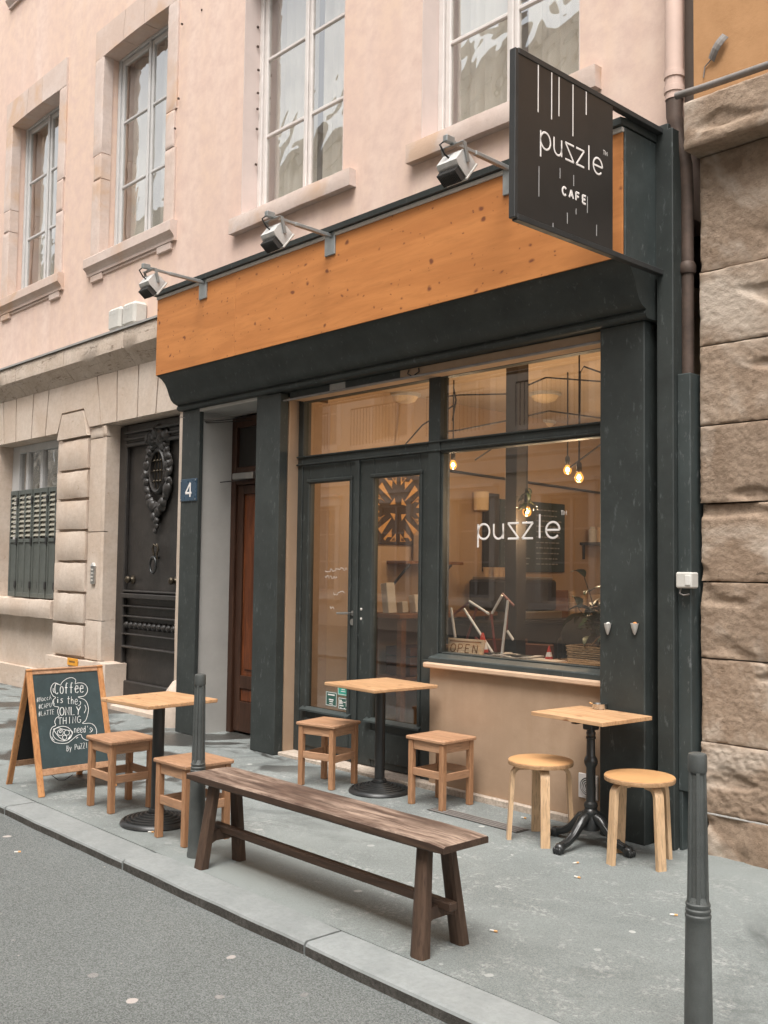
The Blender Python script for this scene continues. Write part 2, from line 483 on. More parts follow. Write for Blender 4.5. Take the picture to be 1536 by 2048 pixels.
def glass(name, tint=(1,1,1), ior=1.5, ripple=0, boost=0.0):
    m, t, nd, ln, p = nodes(name)
    nd.remove(p)
    tr = nd.new('ShaderNodeBsdfTransparent'); tr.inputs[0].default_value = (*tint, 1)
    gl = nd.new('ShaderNodeBsdfGlossy'); gl.inputs['Roughness'].default_value = .015
    fr = nd.new('ShaderNodeFresnel'); fr.inputs['IOR'].default_value = ior
    if ripple:
        co = nd.new('ShaderNodeTexCoord').outputs['Object']
        b = nd.new('ShaderNodeBump'); b.inputs['Strength'].default_value = ripple; b.inputs['Distance'].default_value = .02
        ln.new(noi(nd, ln, co, 2.6, 2, .4, .6), b.inputs['Height'])
        ln.new(b.outputs[0], gl.inputs['Normal'])
    mx = nd.new('ShaderNodeMixShader')
    ad = nd.new('ShaderNodeMath'); ad.operation = 'ADD'; ad.use_clamp = True
    ln.new(fr.outputs[0], ad.inputs[0]); ad.inputs[1].default_value = boost
    # reflect at the outer face of the pane only; the inner face would show total internal reflection
    ge = nd.new('ShaderNodeNewGeometry')
    sb = nd.new('ShaderNodeMath'); sb.operation = 'SUBTRACT'; sb.inputs[0].default_value = 1; ln.new(ge.outputs['Backfacing'], sb.inputs[1])
    ml = nd.new('ShaderNodeMath'); ml.operation = 'MULTIPLY'; ln.new(ad.outputs[0], ml.inputs[0]); ln.new(sb.outputs[0], ml.inputs[1])
    ln.new(ml.outputs[0], mx.inputs[0]); ln.new(tr.outputs[0], mx.inputs[1]); ln.new(gl.outputs[0], mx.inputs[2])
    ln.new(mx.outputs[0], nd['Material Output'].inputs[0])
    return m
def emit(name, col, s):
    m, t, nd, ln, p = nodes(name)
    p.inputs['Base Color'].default_value = (*col, 1)
    p.inputs['Emission Color'].default_value = (*col, 1); p.inputs['Emission Strength'].default_value = s
    return m

K = {}
K['pink'] = plaster('pink_plaster', (.66,.485,.415), (.68,.515,.39), (.71,.57,.50))
K['pinkstone'] = stone('painted_stone', (.62,.52,.47), (.57,.46,.405), (.36,.22,.14), 2.4, .25, pits=.25, patch=(.56,.40,.30), grain=.22)
K['palestone'] = stone('pale_stone', (.60,.51,.435), (.53,.43,.35), (.28,.18,.115), 2.2, .45, pits=.6, rand=.08, grain=.3)
K['cornice'] = stone('cornice_stone', (.57,.48,.405), (.49,.40,.325), (.22,.15,.10), 3.0, .6, pits=.75, crack=.5, rand=.06, grain=.45)
K['brownstone'] = stone('brown_stone', (.40,.30,.222), (.30,.215,.153), (.08,.056,.04), 2.8, .9, pits=.8, crack=0, patch=(.54,.45,.37), rand=.10, grain=.6)
K['ochre'] = plaster('ochre_plaster', (.44,.24,.115), (.50,.29,.15), (.36,.19,.09), .3, 60)
K['reveal'] = mat('white_render', (.40,.385,.36), .9, .08, 3, .2, 120)
K['revealpink'] = mat('pale_painted_reveal', (.60,.50,.46), .85, .06, 3, .1, 80)
K['green'] = mat('dark_green_paint', (.030,.035,.033), .55, .22, 5, .12, 70, spec=.4, scratch=(.075,.085,.082))
K['greenlite'] = mat('lit_grey_green_paint', (.040,.049,.048), .5, .2, 4, .1, 70, spec=.4, scratch=(.11,.12,.12))  # paler green; the extra light on right-facing returns is mixed into it
K['joint'] = mat('dark_joint', (.055,.045,.038), .95, .2, 8, .2, 60)
K['tanwall'] = plaster('tan_render', (.40,.275,.185), (.44,.315,.22), (.33,.225,.15), .25, 130)
K['tansill'] = mat('tan_sill_paint', (.55,.38,.26), .7, .1, 6, .1, 60)
K['threshold'] = stone('threshold_stone', (.52,.44,.37), (.46,.38,.31), (.2,.15,.11), 5, .2, pits=.4, rand=0)
K['fascia'] = wood('knotty_spruce', (.485,.192,.057), (.455,.172,.049), 'X', .5, 6.0, .6, dark=(.14,.042,.02), bump=.04, fg=.25)
K['flash'] = mat('zinc_flashing', (.30,.29,.27), .5, .15, 6, .05, 60, metal=.5)
K['alu'] = mat('aluminium_strip', (.60,.57,.53), .6, .1, 6, .03, 60)
K['frame'] = mat('greige_window_paint', (.62,.575,.545), .55, .08, 6, .06, 70)
K['framegrey'] = mat('grey_window_paint', (.50,.49,.48), .55, .08, 6, .06, 70)
K['curtain'] = mat('cream_curtain', (.80,.76,.70), .95, .06, 5, .1, 200)
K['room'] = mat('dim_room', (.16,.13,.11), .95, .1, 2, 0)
K['pane'] = glass('old_window_pane', (.93,.93,.91), 1.75, .5, .34)
K['shopglass'] = glass('shop_glass', (.88,.88,.87), 1.55, 0, .13)
K['doordark'] = mat('dark_carved_oak', (.026,.023,.021), .45, .3, 7, .35, 45, spec=.5, scratch=(.06,.05,.042))
K['brass'] = mat('aged_brass', (.085,.07,.052), .45, .3, 9, .2, 60, metal=.9)
K['iron'] = mat('dark_iron', (.035,.034,.033), .5, .3, 14, .3, 70, metal=.5)
K['browndoor'] = wood('varnished_brown_door', (.15,.045,.016), (.09,.026,.010), 'Z', 1.0, 0, .3, bump=.1)
K['browndark'] = wood('dark_brown_door_frame', (.055,.026,.016), (.04,.018,.011), 'Z', 1.0, 0, .4, bump=.1)
K['steel'] = mat('brushed_steel', (.45,.44,.42), .35, .1, 12, .05, 80, metal=.9)
K['whiteplastic'] = mat('white_plastic', (.52,.50,.46), .5, .1, 7, .05, 60)
K['lampgrey'] = mat('grey_lamp_housing', (.54,.53,.51), .5, .18, 9, .1, 60, metal=.2)
K['lampdark'] = mat('black_lamp_fins', (.04,.038,.036), .6, .2, 9, .1, 60)
K['galv'] = mat('galvanised_arm', (.33,.35,.35), .42, .15, 9, .1, 60, metal=.6)
K['signblack'] = mat('charcoal_sign_panel', (.030,.028,.026), .42, .12, 3, .03, 60)
K['signedge'] = mat('sign_frame_black', (.032,.033,.033), .5, .15, 8, .05, 60)
K['white'] = mat('white_print', (.80,.76,.73), .6, .03, 8, 0)
K['greyprint'] = mat('grey_print', (.33,.325,.32), .6, .05, 8, 0)
K['chalk'] = mat('chalk_line', (.74,.74,.72), .95, .12, 40, 0)
K['blueplate'] = mat('blue_enamel', (.035,.065,.10), .3, .15, 8, .03, 50)
K['pipepink'] = mat('pink_painted_pipe', (.60,.44,.37), .6, .08, 5, .08, 60)
K['pipebrown'] = mat('rusty_brown_pipe', (.085,.058,.045), .6, .35, 9, .25, 50, metal=.2)
K['pipegrey'] = mat('grey_conduit', (.20,.18,.165), .6, .2, 9, .15, 60)
K['stool'] = wood('beech_stool', (.42,.225,.120), (.35,.175,.088), 'Z', 1.2, 0, .5, bump=.08, rand=.3)
K['seat'] = wood('beech_seat', (.47,.275,.165), (.40,.215,.12), 'X', 1.1, 0, .48, bump=.08, rand=.3)
K['birch'] = wood('birch_bentwood', (.60,.41,.25), (.54,.35,.20), 'Z', 1.4, 0, .42, bump=.05)
K['ply'] = wood('plywood_edge', (.50,.31,.17), (.36,.20,.10), 'X', 3, 0, .5, bump=.1)
K['roundseat'] = mat('orange_birch_seat', (.52,.285,.125), .5, .10, 5, .04, 90)
K['tabletop'] = wood('pine_table_top', (.60,.365,.20), (.50,.275,.135), 'X', 1.0, 5.0, .5, dark=(.22,.09,.04), bump=.08, rand=.25)
K['blackmetal'] = mat('black_powder_coat', (.018,.019,.019), .38, .2, 9, .08, 90, spec=.5)
K['castiron'] = mat('black_cast_iron', (.016,.017,.017), .33, .2, 9, .15, 60, spec=.6)
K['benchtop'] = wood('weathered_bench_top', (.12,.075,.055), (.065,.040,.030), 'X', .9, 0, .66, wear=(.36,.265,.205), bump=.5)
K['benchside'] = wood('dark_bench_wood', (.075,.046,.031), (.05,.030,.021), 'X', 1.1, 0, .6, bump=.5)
K['benchleg'] = wood('dark_bench_leg', (.085,.052,.035), (.055,.034,.024), 'Z', 1.1, 0, .6, bump=.5)
K['boardframe'] = wood('pine_board_frame', (.53,.265,.115), (.44,.19,.075), 'Z', 1.1, 0, .5, bump=.1)
K['slate'] = mat('chalkboard_slate', (.033,.052,.055), .75, .35, 3, .04, 90, scratch=(.05,.07,.072))
K['slateback'] = mat('chalkboard_back', (.022,.021,.020), .8, .2, 4, .04, 90)
K['kerbface'] = stone('grimy_shaded_kerb_face', (.12,.112,.10), (.08,.074,.066), (.025,.022,.02), 6, .8, .95, pits=.6, rand=.05)  # darker than the top: grime and the upright face's shade, both in the colour
K['bollard'] = mat('bollard_grey_paint', (.074,.080,.077), .45, .2, 10, .45, 160, spec=.4)
K['ashtray'] = mat('steel_ashtray', (.55,.54,.52), .28, .1, 20, .03, 60, metal=.95)
K['butt'] = mat('cigarette_filter', (.62,.34,.14), .9, .1, 30, 0)
K['paper'] = mat('white_paper', (.62,.60,.56), .9, .1, 20, 0)
K['orange'] = mat('orange_sticker', (.70,.31,.03), .6, .05, 9, 0)
K['shutter'] = mat('green_shutter_paint', (.085,.092,.082), .6, .18, 8, .12, 60)
K['shutterslat'] = mat('pale_green_shutter_slat', (.25,.235,.19), .65, .15, 8, .1, 60)
K['teal'] = mat('teal_sticker', (.03,.30,.23), .5, .05, 9, 0)
K['dkgreen'] = mat('dark_green_sticker', (.03,.095,.075), .5, .05, 9, 0)
K['terracotta'] = mat('orange_plug', (.55,.22,.07), .8, .2, 30, .1, 60)
K['kerb'] = stone('granite_kerb', (.30,.315,.31), (.25,.265,.26), (.09,.09,.085), 4, .4, .85, pits=.2, rand=.1, grain=.3)
K['pave'] = asphalt('pavement_asphalt', (.190,.206,.199), (.145,.157,.152), .25, (.42,.42,.40), (.055,.054,.050), 420, .35, True)
K['road'] = asphalt('road_asphalt', (.142,.151,.146), (.100,.107,.103), .55, (.46,.41,.38), None, 400, .7)
K['ground'] = mat('far_ground', (.15,.15,.145), .95, .1, 2, 0)
K['opp'] = plaster('cream_opposite_facade', (.76,.69,.60), (.72,.64,.55), (.66,.58,.50))
K['oppstone'] = mat('opposite_trim_stone', (.78,.72,.65), .9, .1, 3, .2, 40)
K['oppglass'] = mat('opposite_window_pane', (.30,.29,.27), .2, .1, 2, 0)
# café inside
K['inwall'] = plaster('warm_cafe_wall', (.50,.36,.24), (.48,.34,.22), (.45,.32,.20), .1)
K['inceil'] = mat('cafe_ceiling', (.55,.44,.33), .95, .05, 2, 0)
K['infloor'] = wood('cafe_floor_boards', (.10,.055,.03), (.07,.038,.02), 'Y', .6, 0, .5)
K['indark'] = mat('charcoal_cafe_paint', (.025,.022,.020), .6, .15, 5, .05, 60)
K['inwood'] = wood('cafe_brown_wood', (.26,.12,.05), (.18,.08,.032), 'X', .9, 0, .5)
K['artlight'] = wood('pale_inlay_wood', (.70,.40,.15), (.60,.32,.11), 'X', 1, 0, .5)
K['artdark'] = mat('dark_inlay_wood', (.045,.025,.015), .5, .2, 8, .05, 60)
K['cable'] = mat('black_cable', (.012,.011,.010), .6, .1, 9, 0)
K['bulb'] = emit('glowing_filament', (1.0,.70,.35), 30)
K['bulbamber'] = glass('amber_bulb_glass', (1,.80,.50), 1.45)
_nt = K['bulbamber'].node_tree; _em = _nt.nodes.new('ShaderNodeEmission'); _em.inputs[0].default_value = (1,.42,.09,1); _em.inputs[1].default_value = .55
_ad = _nt.nodes.new('ShaderNodeAddShader'); _o = _nt.nodes['Material Output']; _src = _o.inputs[0].links[0].from_socket
_nt.links.new(_src, _ad.inputs[0]); _nt.links.new(_em.outputs[0], _ad.inputs[1]); _nt.links.new(_ad.outputs[0], _o.inputs[0])
K['bulbglass'] = glass('bulb_glass', (1,.95,.88), 1.45)
K['lantern'] = mat('paper_lantern', (.78,.62,.42), .9, .04, 8, 0)
K['leaf'] = mat('plant_leaf', (.050,.075,.030), .4, .3, 9, .1, 40, rand=.3)
K['stem'] = mat('plant_stem', (.07,.055,.03), .7, .2, 9, .1, 40)
K['wicker'] = wood('wicker', (.52,.34,.19), (.40,.25,.13), 'X', 2, 0, .7, bump=.2)
K['red'] = mat('red_cone_plastic', (.52,.05,.03), .5, .1, 8, .02, 60)
K['redpaint'] = mat('dark_red_rod', (.16,.035,.03), .45, .15, 8, .05, 60)
K['tubewhite'] = mat('white_tube', (.66,.66,.64), .35, .05, 8, 0)
K['plaque'] = wood('pale_wood_plaque', (.62,.47,.31), (.55,.40,.25), 'X', 1.2, 0, .6)
K['magazine'] = mat('magazine_paper', (.52,.49,.45), .5, .12, 12, 0)
K['print'] = mat('black_print', (.03,.03,.03), .5, .1, 12, 0)
K['coat'] = mat('black_cloth', (.010,.010,.011), .9, .2, 7, .3, 40)
K['bluegrey'] = mat('blue_grey_cloth', (.05,.065,.075), .9, .2, 7, .3, 40)
K['leather'] = mat('brown_leather', (.12,.05,.03), .5, .2, 7, .2, 50)
K['cup'] = mat('kraft_paper_cup', (.58,.42,.27), .8, .05, 7, 0)
K['black'] = mat('black_appliance', (.016,.015,.015), .4, .1, 7, .02, 60)
#@@PART2
# ================================================================== SETTING: ground, road, pavements
def structure(name, mb, m, parent=None, smooth=None):
    o = mb.build(name, m, parent, smooth); o['kind'] = 'structure'; return o
g = MB().add([(-400,-400,-.30),(400,-400,-.30),(400,400,-.30),(-400,400,-.30)], [(0,1,2,3)])
structure('ground', g, K['ground'])
structure('road', MB().box(-70, 60, -.95, 2.74, -.28, -.055), K['road'])
pav = structure('pavement', MB().box(-70, 60, 2.883, 5.52, -.25, 0), K['pave'])
pav2 = structure('pavement', MB().box(-70, 60, -6.9, -1.15, -.25, 0), K['pave'])
# kerb stones, joints where the photograph shows them (X = -4.9 and -3.35)
rk = random.Random(3)
xj = -3.35 - 1.55*14
protok = []
for k in range(3):
    m = MB()
    n = 10; L = 1.538
    prof0 = [(0,-.25),(0,-.016),(.005,-.006),(.016,0),(.206,0),(.206,-.25)]
    secs = []
    for i in range(n+1):
        x = L*i/n
        j = noise.noise(Vector((x*3.1, k*7.7, 0)))*.006; jz = noise.noise(Vector((x*2.3, k*3.7, 5)))*.003
        if i in (0, n): j += .006; jz -= .003
        secs.append([(x, y + (j if a < 4 else 0), z + (jz if z > -.1 else 0)) for a, (y, z) in enumerate(prof0)])
    V = [p for s_ in secs for p in s_]; q = len(prof0); F = []
    for i in range(n):
        for a in range(q):
            F.append((i*q+a, i*q+(a+1)%q, (i+1)*q+(a+1)%q, (i+1)*q+a))
    F += [tuple(range(q)), tuple(n*q+a for a in range(q))]
    m.add(V, F); protok.append(m)
kmesh = []
for i in range(28):
    x = xj + 1.55*i
    if i < 3:
        o = protok[i].build('kerb_stone', K['kerb'], pav); kmesh.append(o)
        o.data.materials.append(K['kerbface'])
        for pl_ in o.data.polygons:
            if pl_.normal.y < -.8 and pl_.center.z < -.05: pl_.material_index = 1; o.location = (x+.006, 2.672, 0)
    else:
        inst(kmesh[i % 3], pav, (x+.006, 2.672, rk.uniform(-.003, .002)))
MB().box(-70, 60, 2.70, 2.882, -.26, -.012).build('kerb_bedding', K['joint'], pav)
for i in range(20):
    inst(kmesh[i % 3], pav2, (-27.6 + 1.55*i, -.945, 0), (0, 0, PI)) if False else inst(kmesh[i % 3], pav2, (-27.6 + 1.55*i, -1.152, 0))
# metal drain grate in the pavement
gr = thing('drain_grate', 'narrow slotted metal drain grate set in the pavement below the tan wall', 'drain grate', (-4.26, 4.76, 0))
MB().box(-.375, .375, -.06, .06, -.02, .003).build('frame', K['iron'], gr)
slot = None
for i in range(4):
    y = -.045 + .03*i
    if slot is None:
        slot = MB().cbox(-.36, .36, -.006, .006, 0, .007, .002).build('bar', K['pipegrey'], gr); slot.location = (0, y, 0)
    else: inst(slot, gr, (0, y, 0))
# litter
LB = ('beside the outer foot of the bench', 'under the edge of the bistro table, close to the stool leg', 'on open pavement before the bistro table', 'at the rim of a ringed table base', 'at the end of the drain grate', 'on the pavement near the lone bollard', 'on the road below the kerb')
def butt(px, py, rz, lab):
    p = onZ(px, py, 0)
    t = thing('cigarette_butt', lab, 'cigarette butt', (p.x, p.y, .006), rz, 'cigarette butts on the pavement')
    MB().tube([(-.012,0,0),(.008,0,0)], .0045, 8).build('paper', K['paper'], t, 40)
    MB().tube([(.008,0,0),(.022,0,0)], .0047, 8).build('filter', K['butt'], t, 40)
for kk, (px, py, a) in enumerate(((985,1864,.3),(1150,1728,1.2),(1153,1756,.1),(300,1666,.9),(1046,1637,.2),(1345,1832,.6),(33,1706,1.1))):
    butt(px, py, a, 'spent cigarette butt lying '+LB[kk])
for (px, py, rz) in ((1340,1692,.3),(1352,1698,1.3)):
    p = onZ(px, py, 0)
    o = MB().prism([(-.03,-.01),(.01,-.018),(.03,.004),(.0,.02)], 'Z', 0, .012).build('paper_scrap', K['paper'], None)
    o.location = (p.x, p.y, .0); o.rotation_euler = (.2, .1, rz)
    tag(o, 'crumpled scrap of paper litter at the foot of the pipe casing', 'litter', 'paper scraps by the pipe casing')

# ================================================================== PINK TOWN HOUSE
WY = 5.30
house = thing('town_house', 'pink plastered town house with tall windows and pale stone ground floor', 'building')
WIN = [dict(x=(-13.23,-11.77), z=(5.10,7.52), stone=True), dict(x=(-10.62,-9.16), z=(5.10,7.52), stone=True),
       dict(x=(-7.77,-6.29), z=(4.84,7.20), stone=False), dict(x=(-5.36,-3.88), z=(4.82,7.20), stone=False)]
LDOOR = (-10.25, -8.74, 0, 3.12)
LWIN = (-13.32, -11.56, 1.12, 3.12)
holes = [(*w['x'], *w['z']) for w in WIN]
holes += [(w['x'][0], w['x'][1], w['z'][0]+4.3, w['z'][1]+4.0) for w in WIN]
w = wall_holes(-18, -3.125, 3.70, 13.2, holes, WY, WY+.42)
w.build('wall', K['pink'], house, fix=False)
# closed shell behind the facade
m = MB()
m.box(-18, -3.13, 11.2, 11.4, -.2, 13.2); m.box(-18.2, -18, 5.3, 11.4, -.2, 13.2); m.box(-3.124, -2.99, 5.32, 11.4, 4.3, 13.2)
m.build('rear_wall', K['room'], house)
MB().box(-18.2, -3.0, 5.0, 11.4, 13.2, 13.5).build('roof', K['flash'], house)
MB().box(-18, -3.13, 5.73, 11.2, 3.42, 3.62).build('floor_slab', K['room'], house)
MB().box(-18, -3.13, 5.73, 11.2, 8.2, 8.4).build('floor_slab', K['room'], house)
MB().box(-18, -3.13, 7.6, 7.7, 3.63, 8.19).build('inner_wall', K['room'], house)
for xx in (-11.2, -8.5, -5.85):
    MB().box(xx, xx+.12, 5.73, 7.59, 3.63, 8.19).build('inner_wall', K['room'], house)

def casement(x0, x1, z0, z1, y, fm, rows, parent, pane_m, curtains):
    """two-leaf window: frame, glazing bars, one pane per light"""
    wnd = empty('window', parent)
    m = MB(); xc = (x0+x1)/2
    fw = .055
    m.cbox(x0, x0+fw, y-.02, y+.07, z0, z1, .006); m.cbox(x1-fw, x1, y-.02, y+.07, z0, z1, .006)
    m.cbox(x0+fw, x1-fw, y-.018, y+.068, z1-fw, z1, .006); m.cbox(x0+fw, x1-fw, y-.022, y+.068, z0, z0+fw, .006)
    m.build('frame', fm, wnd)
    zr = [z0+fw] + [z0 + (z1-z0)*r for r in rows] + [z1-fw]
    for (a, b, sgn) in ((x0+fw, xc, 1), (xc, x1-fw, -1)):
        m = MB()
        s_ = .055
        m.cbox(a+.002, a+s_, y, y+.05, z0+fw+.002, z1-fw-.002, .008); m.cbox(b-s_, b-.002, y, y+.05, z0+fw+.002, z1-fw-.002, .008)
        m.cbox(a+s_, b-s_, y+.002, y+.048, z1-fw-s_-.01, z1-fw-.004, .008); m.cbox(a+s_, b-s_, y+.002, y+.048, z0+fw+.004, z0+fw+s_+.03, .008)
        if sgn == 1: m.cbox(b-.022, b+.022, y-.022, y-.001, z0+fw, z1-fw, .008)
        for r in rows:
            zz = z0+(z1-z0)*r
            m.cbox(a+s_-.003, b-s_+.003, y+.004, y+.044, zz-.018, zz+.018, .008)
        m.build('casement_leaf', fm, wnd)
        lo = [z0+fw+s_+.03] + [z0+(z1-z0)*r+.018 for r in rows]; hi = [z0+(z1-z0)*r-.018 for r in rows] + [z1-fw-s_-.01]
        for zl, zh in zip(lo, hi):
            MB().box(a+s_-.004, b-s_+.004, y+.020, y+.024, zl-.004, zh+.004).build('pane', pane_m, wnd)
    for (cx0, cx1, ph) in curtains:
        m = MB(); n = 46; V = []; F = []
        for i in range(n+1):
            u = i/n; x = cx0+(cx1-cx0)*u
            yy = y+.16 + .028*math.sin(u*26+ph) + .016*math.sin(u*47+ph*2)
            V += [(x, yy, z0+.03), (x, yy, z1-.02)]
        for i in range(n): F.append((2*i, 2*i+2, 2*i+3, 2*i+1))
        m.add(V, F); m.build('curtain', K['curtain'], wnd, 60, fix=False)
    return wnd

for k, wd in enumerate(WIN):
    x0, x1 = wd['x']; z0, z1 = wd['z']
    fm = K['framegrey'] if wd['stone'] else K['frame']
    cur = [(x0+.04, x1-.04, 1.0+k)] if wd['stone'] else [(x0+.04, x1-.80, .4+k), (x1-.70, x1-.04, 1.7+k)]  # full-width curtain added behind stone windows, standing in for their pale reflection
    wnd = casement(x0+.004, x1-.004, z0+.004, z1-.004, WY+.19, fm, (.345, .665), house, K['pane'], cur)
    if wd['stone']:
        # stone surround, blocks slightly proud of the plaster
        for (a, b, z_a, z_b) in [(x0-.20, x0+.012, z0-.0, z0+.92), (x0-.17, x0+.012, z0+.93, z0+1.22), (x0-.20, x0+.012, z0+1.23, z1-.02),
                                 (x1-.012, x1+.19, z0, z0+.80), (x1-.012, x1+.16, z0+.81, z0+1.20), (x1-.012, x1+.19, z0+1.21, z1-.02)]:
            rough_block(a, b, z_a, z_b, WY-.026, WY+.10, 8, 24, .003, .008, a+z_a, 5).build('surround_stone', K['pinkstone'], wnd, 30)
        # lintel in three stones with a shallow arch
        cuts = [x0-.20, x0+.46, x1-.52, x1+.19]
        for i in range(3):
            a, b = cuts[i]+.003, cuts[i+1]-.003
            arc = lambda x: z1-.045+.018*(1-((x-(x0+x1)/2)/((x1-x0)/2))**2)
            pts = []
            for q in range(7):
                x = a+(b-a)*q/6
                pts.append((x, arc(x) if x0 <= x <= x1 else z1-.045))
            pts = pts + [(b+(.05 if i == 0 else -.0), z1+.31), (a+(.0 if i == 0 else .05 if i == 1 else 0), z1+.31)]
            MB().prism(pts, 'Y', WY-.024, WY+.17).build('lintel_stone', K['pinkstone'], wnd)
        sx0, sx1 = x0-.24, x1+.24
        prof = [(WY+.10,z0-.20),(WY-.035,z0-.20),(WY-.035,z0-.17),(WY-.05,z0-.14),(WY-.085,z0-.105),(WY-.085,z0-.005),(WY-.075,z0+.005),(WY+.10,z0+.02)]
        MB().prism(prof, 'X', sx0, sx1).build('sill', K['pinkstone'], wnd)
        MB().cbox(sx0+.08, sx0+.36, WY-.03, WY+.05, z0-.28, z0-.202, .006).build('sill_corbel', K['pinkstone'], wnd)
        MB().cbox(sx1-.36, sx1-.08, WY-.03, WY+.05, z0-.28, z0-.202, .006).build('sill_corbel', K['pinkstone'], wnd)
        MB().cbox(sx0+.37, sx1-.37, WY-.018, WY+.05, z0-.235, z0-.202, .004).build('sill_band', K['pinkstone'], wnd)
    else:
        m = MB(); m.box(x0+.0005, x0+.006, WY-.003, WY+.19, z0, z1); m.box(x1-.006, x1-.0005, WY-.003, WY+.19, z0, z1); m.box(x0+.006, x1-.006, WY-.003, WY+.19, z1-.006, z1-.0005)
        m.build('painted_reveal', K['revealpink'], wnd)
        rough_block(x0-.10, x1+.17, z0-.15, z0-.005, WY-.085, WY+.19, 14, 2, .004, .012, k*3.3, 5).build('sill', K['pinkstone'], wnd, 50)
    # second-floor window above (only its sill can be seen, at the top edge)
    zz0 = z0+4.3
    w2 = casement(x0+.004, x1-.004, zz0+.004, z1+4.0-.004, WY+.19, fm, (.345, .665), house, K['pane'], [(x0+.04, x1-.04, k)])
    prof = [(WY+.10,zz0-.20),(WY-.035,zz0-.20),(WY-.035,zz0-.17),(WY-.085,zz0-.105),(WY-.085,zz0-.005),(WY+.10,zz0+.02)]
    MB().prism(prof, 'X', x0-.24, x1+.24).build('sill', K['pinkstone'], w2)

# rusty shutter hinge stubs in the jambs
hb = None
for (px, py, Y) in [(516,54,WY+.14),(516,93,WY+.14),(517,140,WY+.14),(516,186,WY+.14),(515,218,WY+.14),(514,258,WY+.14),(512,329,WY+.14),(364,48,WY-.03),(357,197,WY-.03),(350,257,WY-.03),(404,20,WY)]:
    p = onY(px, py, Y)
    if hb is None: hb = MB().cbox(-.008,.008,-.012,.012,-.011,.011,.004).build('hinge_stub', K['pipebrown'], house); hb.location = p
    else: inst(hb, house, p)

# ---- stone ground floor left of the café
SY = 5.28
sf = wall_holes(-18, -8.36, -.2, 3.70, [(LWIN[0], LWIN[1], .26, LWIN[3]), (LDOOR[0], LDOOR[1], -.2, LDOOR[3])], SY+.03, SY+.42)
sf.build('stone_backing', K['palestone'], house, fix=False)
# pier of rusticated blocks
pier = empty('rusticated_pier', house)
zc = [.50, .875, 1.235, 1.59, 1.95, 2.31, 2.65, 3.02]
for i in range(len(zc)-1):
    wj = random.uniform(-.01, .01)
    rough_block(-11.45, -10.67+wj, zc[i]+.016, zc[i+1]-.016, SY-.045, SY+.06, 6, 4, .004, .022, i*2.1, 4).build('stone_block', K['palestone'], pier, 50)
MB().prism([(-11.45,3.035),(-10.67,3.035),(-10.80,3.33),(-11.34,3.33)], 'Y', SY-.043, SY+.06).build('stone_block', K['palestone'], pier)
rough_block(-11.52, -10.30, -.02, .48, SY-.09, SY+.06, 8, 4, .005, .02, 4.4, 4).build('base_stone', K['palestone'], pier, 50)
rough_block(-10.295, -10.02, -.02, .49, SY-.10, SY+.18, 4, 4, .006, .03, 8.4, 4).build('base_stone', K['palestone'], pier, 50)
for i, (za, zb) in enumerate(((.50,.93),(.94,1.92),(1.93,2.98),(2.99,3.12))):
    rough_block(-10.655, -10.34, za, zb, SY-.012, SY+.05, 4, 6, .003, .010, i*5.1, 4).build('jamb_stone', K['palestone'], pier, 50)
    rough_block(-10.335, -10.25, za, zb, SY-.028, SY+.20, 3, 6, .003, .014, i*6.7, 4).build('jamb_stone', K['palestone'], pier, 50)
# flat arches: one voussoir per joint read off the photograph
arch = empty('flat_arch', house)
jt = [(-13.62,-13.55),(-13.12,-13.05),(-12.71,-12.68),(-12.17,-12.21),(-11.73,-11.80)]
jt2 = [(-10.48,-10.36),(-10.01,-9.99),(-9.54,-9.54),(-9.11,-9.16),(-8.62,-8.66)]
zl, zh = 3.125, 3.685
def vous(t0, b0, t1, b1):
    q = .014
    MB().prism([(b0+q,zl),(b1-q,zl),(t1-q,zh),(t0+q,zh)], 'Y', SY-.035, SY+.30).build('voussoir', K['palestone'], arch)
for a, b in zip(jt[:-1], jt[1:]): vous(a[0], a[1], b[0], b[1])
for a, b in zip(jt2[:-1], jt2[1:]): vous(a[0], a[1], b[0], b[1])
q = .010
MB().prism([(-11.80+q,zl),(-11.47,zl),(-11.355,3.355),(-10.785,3.355),(-10.64,zl),(-10.36-q,zl),(-10.48-q,zh),(-11.73+q,zh)], 'Y', SY-.035, SY+.05).build('keystone_block', K['palestone'], arch)
# cornice with cove, cut into stones
cor = empty('cornice', house)
prof = [(SY+.06,3.69),(SY-.03,3.69),(SY-.045,3.72),(SY-.09,3.77),(SY-.15,3.83),(SY-.175,3.86),(SY-.18,4.03),(SY-.17,4.06),(SY+.06,4.075)]
xs = [-17.9,-16.2,-14.9,-13.75,-12.42,-11.05,-9.62,-8.36]
for a, b in zip(xs[:-1], xs[1:]):
    m = MB(); n = 8; V = []; F = []; Q = len(prof)
    for i in range(n+1):
        x = a+.004+(b-a-.008)*i/n
        for (y, z) in prof:
            j = noise.noise(Vector((x*4, y*9, z*6)))*.006 if y < SY else 0
            V.append((x, y+j, z+j*.4))
    for i in range(n):
        for c in range(Q): F.append((i*Q+c, i*Q+(c+1)%Q, (i+1)*Q+(c+1)%Q, (i+1)*Q+c))
    F += [tuple(range(Q)), tuple(n*Q+c for c in range(Q))]
    m.add(V, F).build('cornice_stone', K['cornice'], cor, 35)
MB().prism([(SY+.05,4.083),(SY-.19,4.070),(SY-.195,4.055),(SY-.198,4.056),(SY-.194,4.080),(SY+.05,4.093)], 'X', -17.9, -8.35).build('flashing', K['flash'], cor)
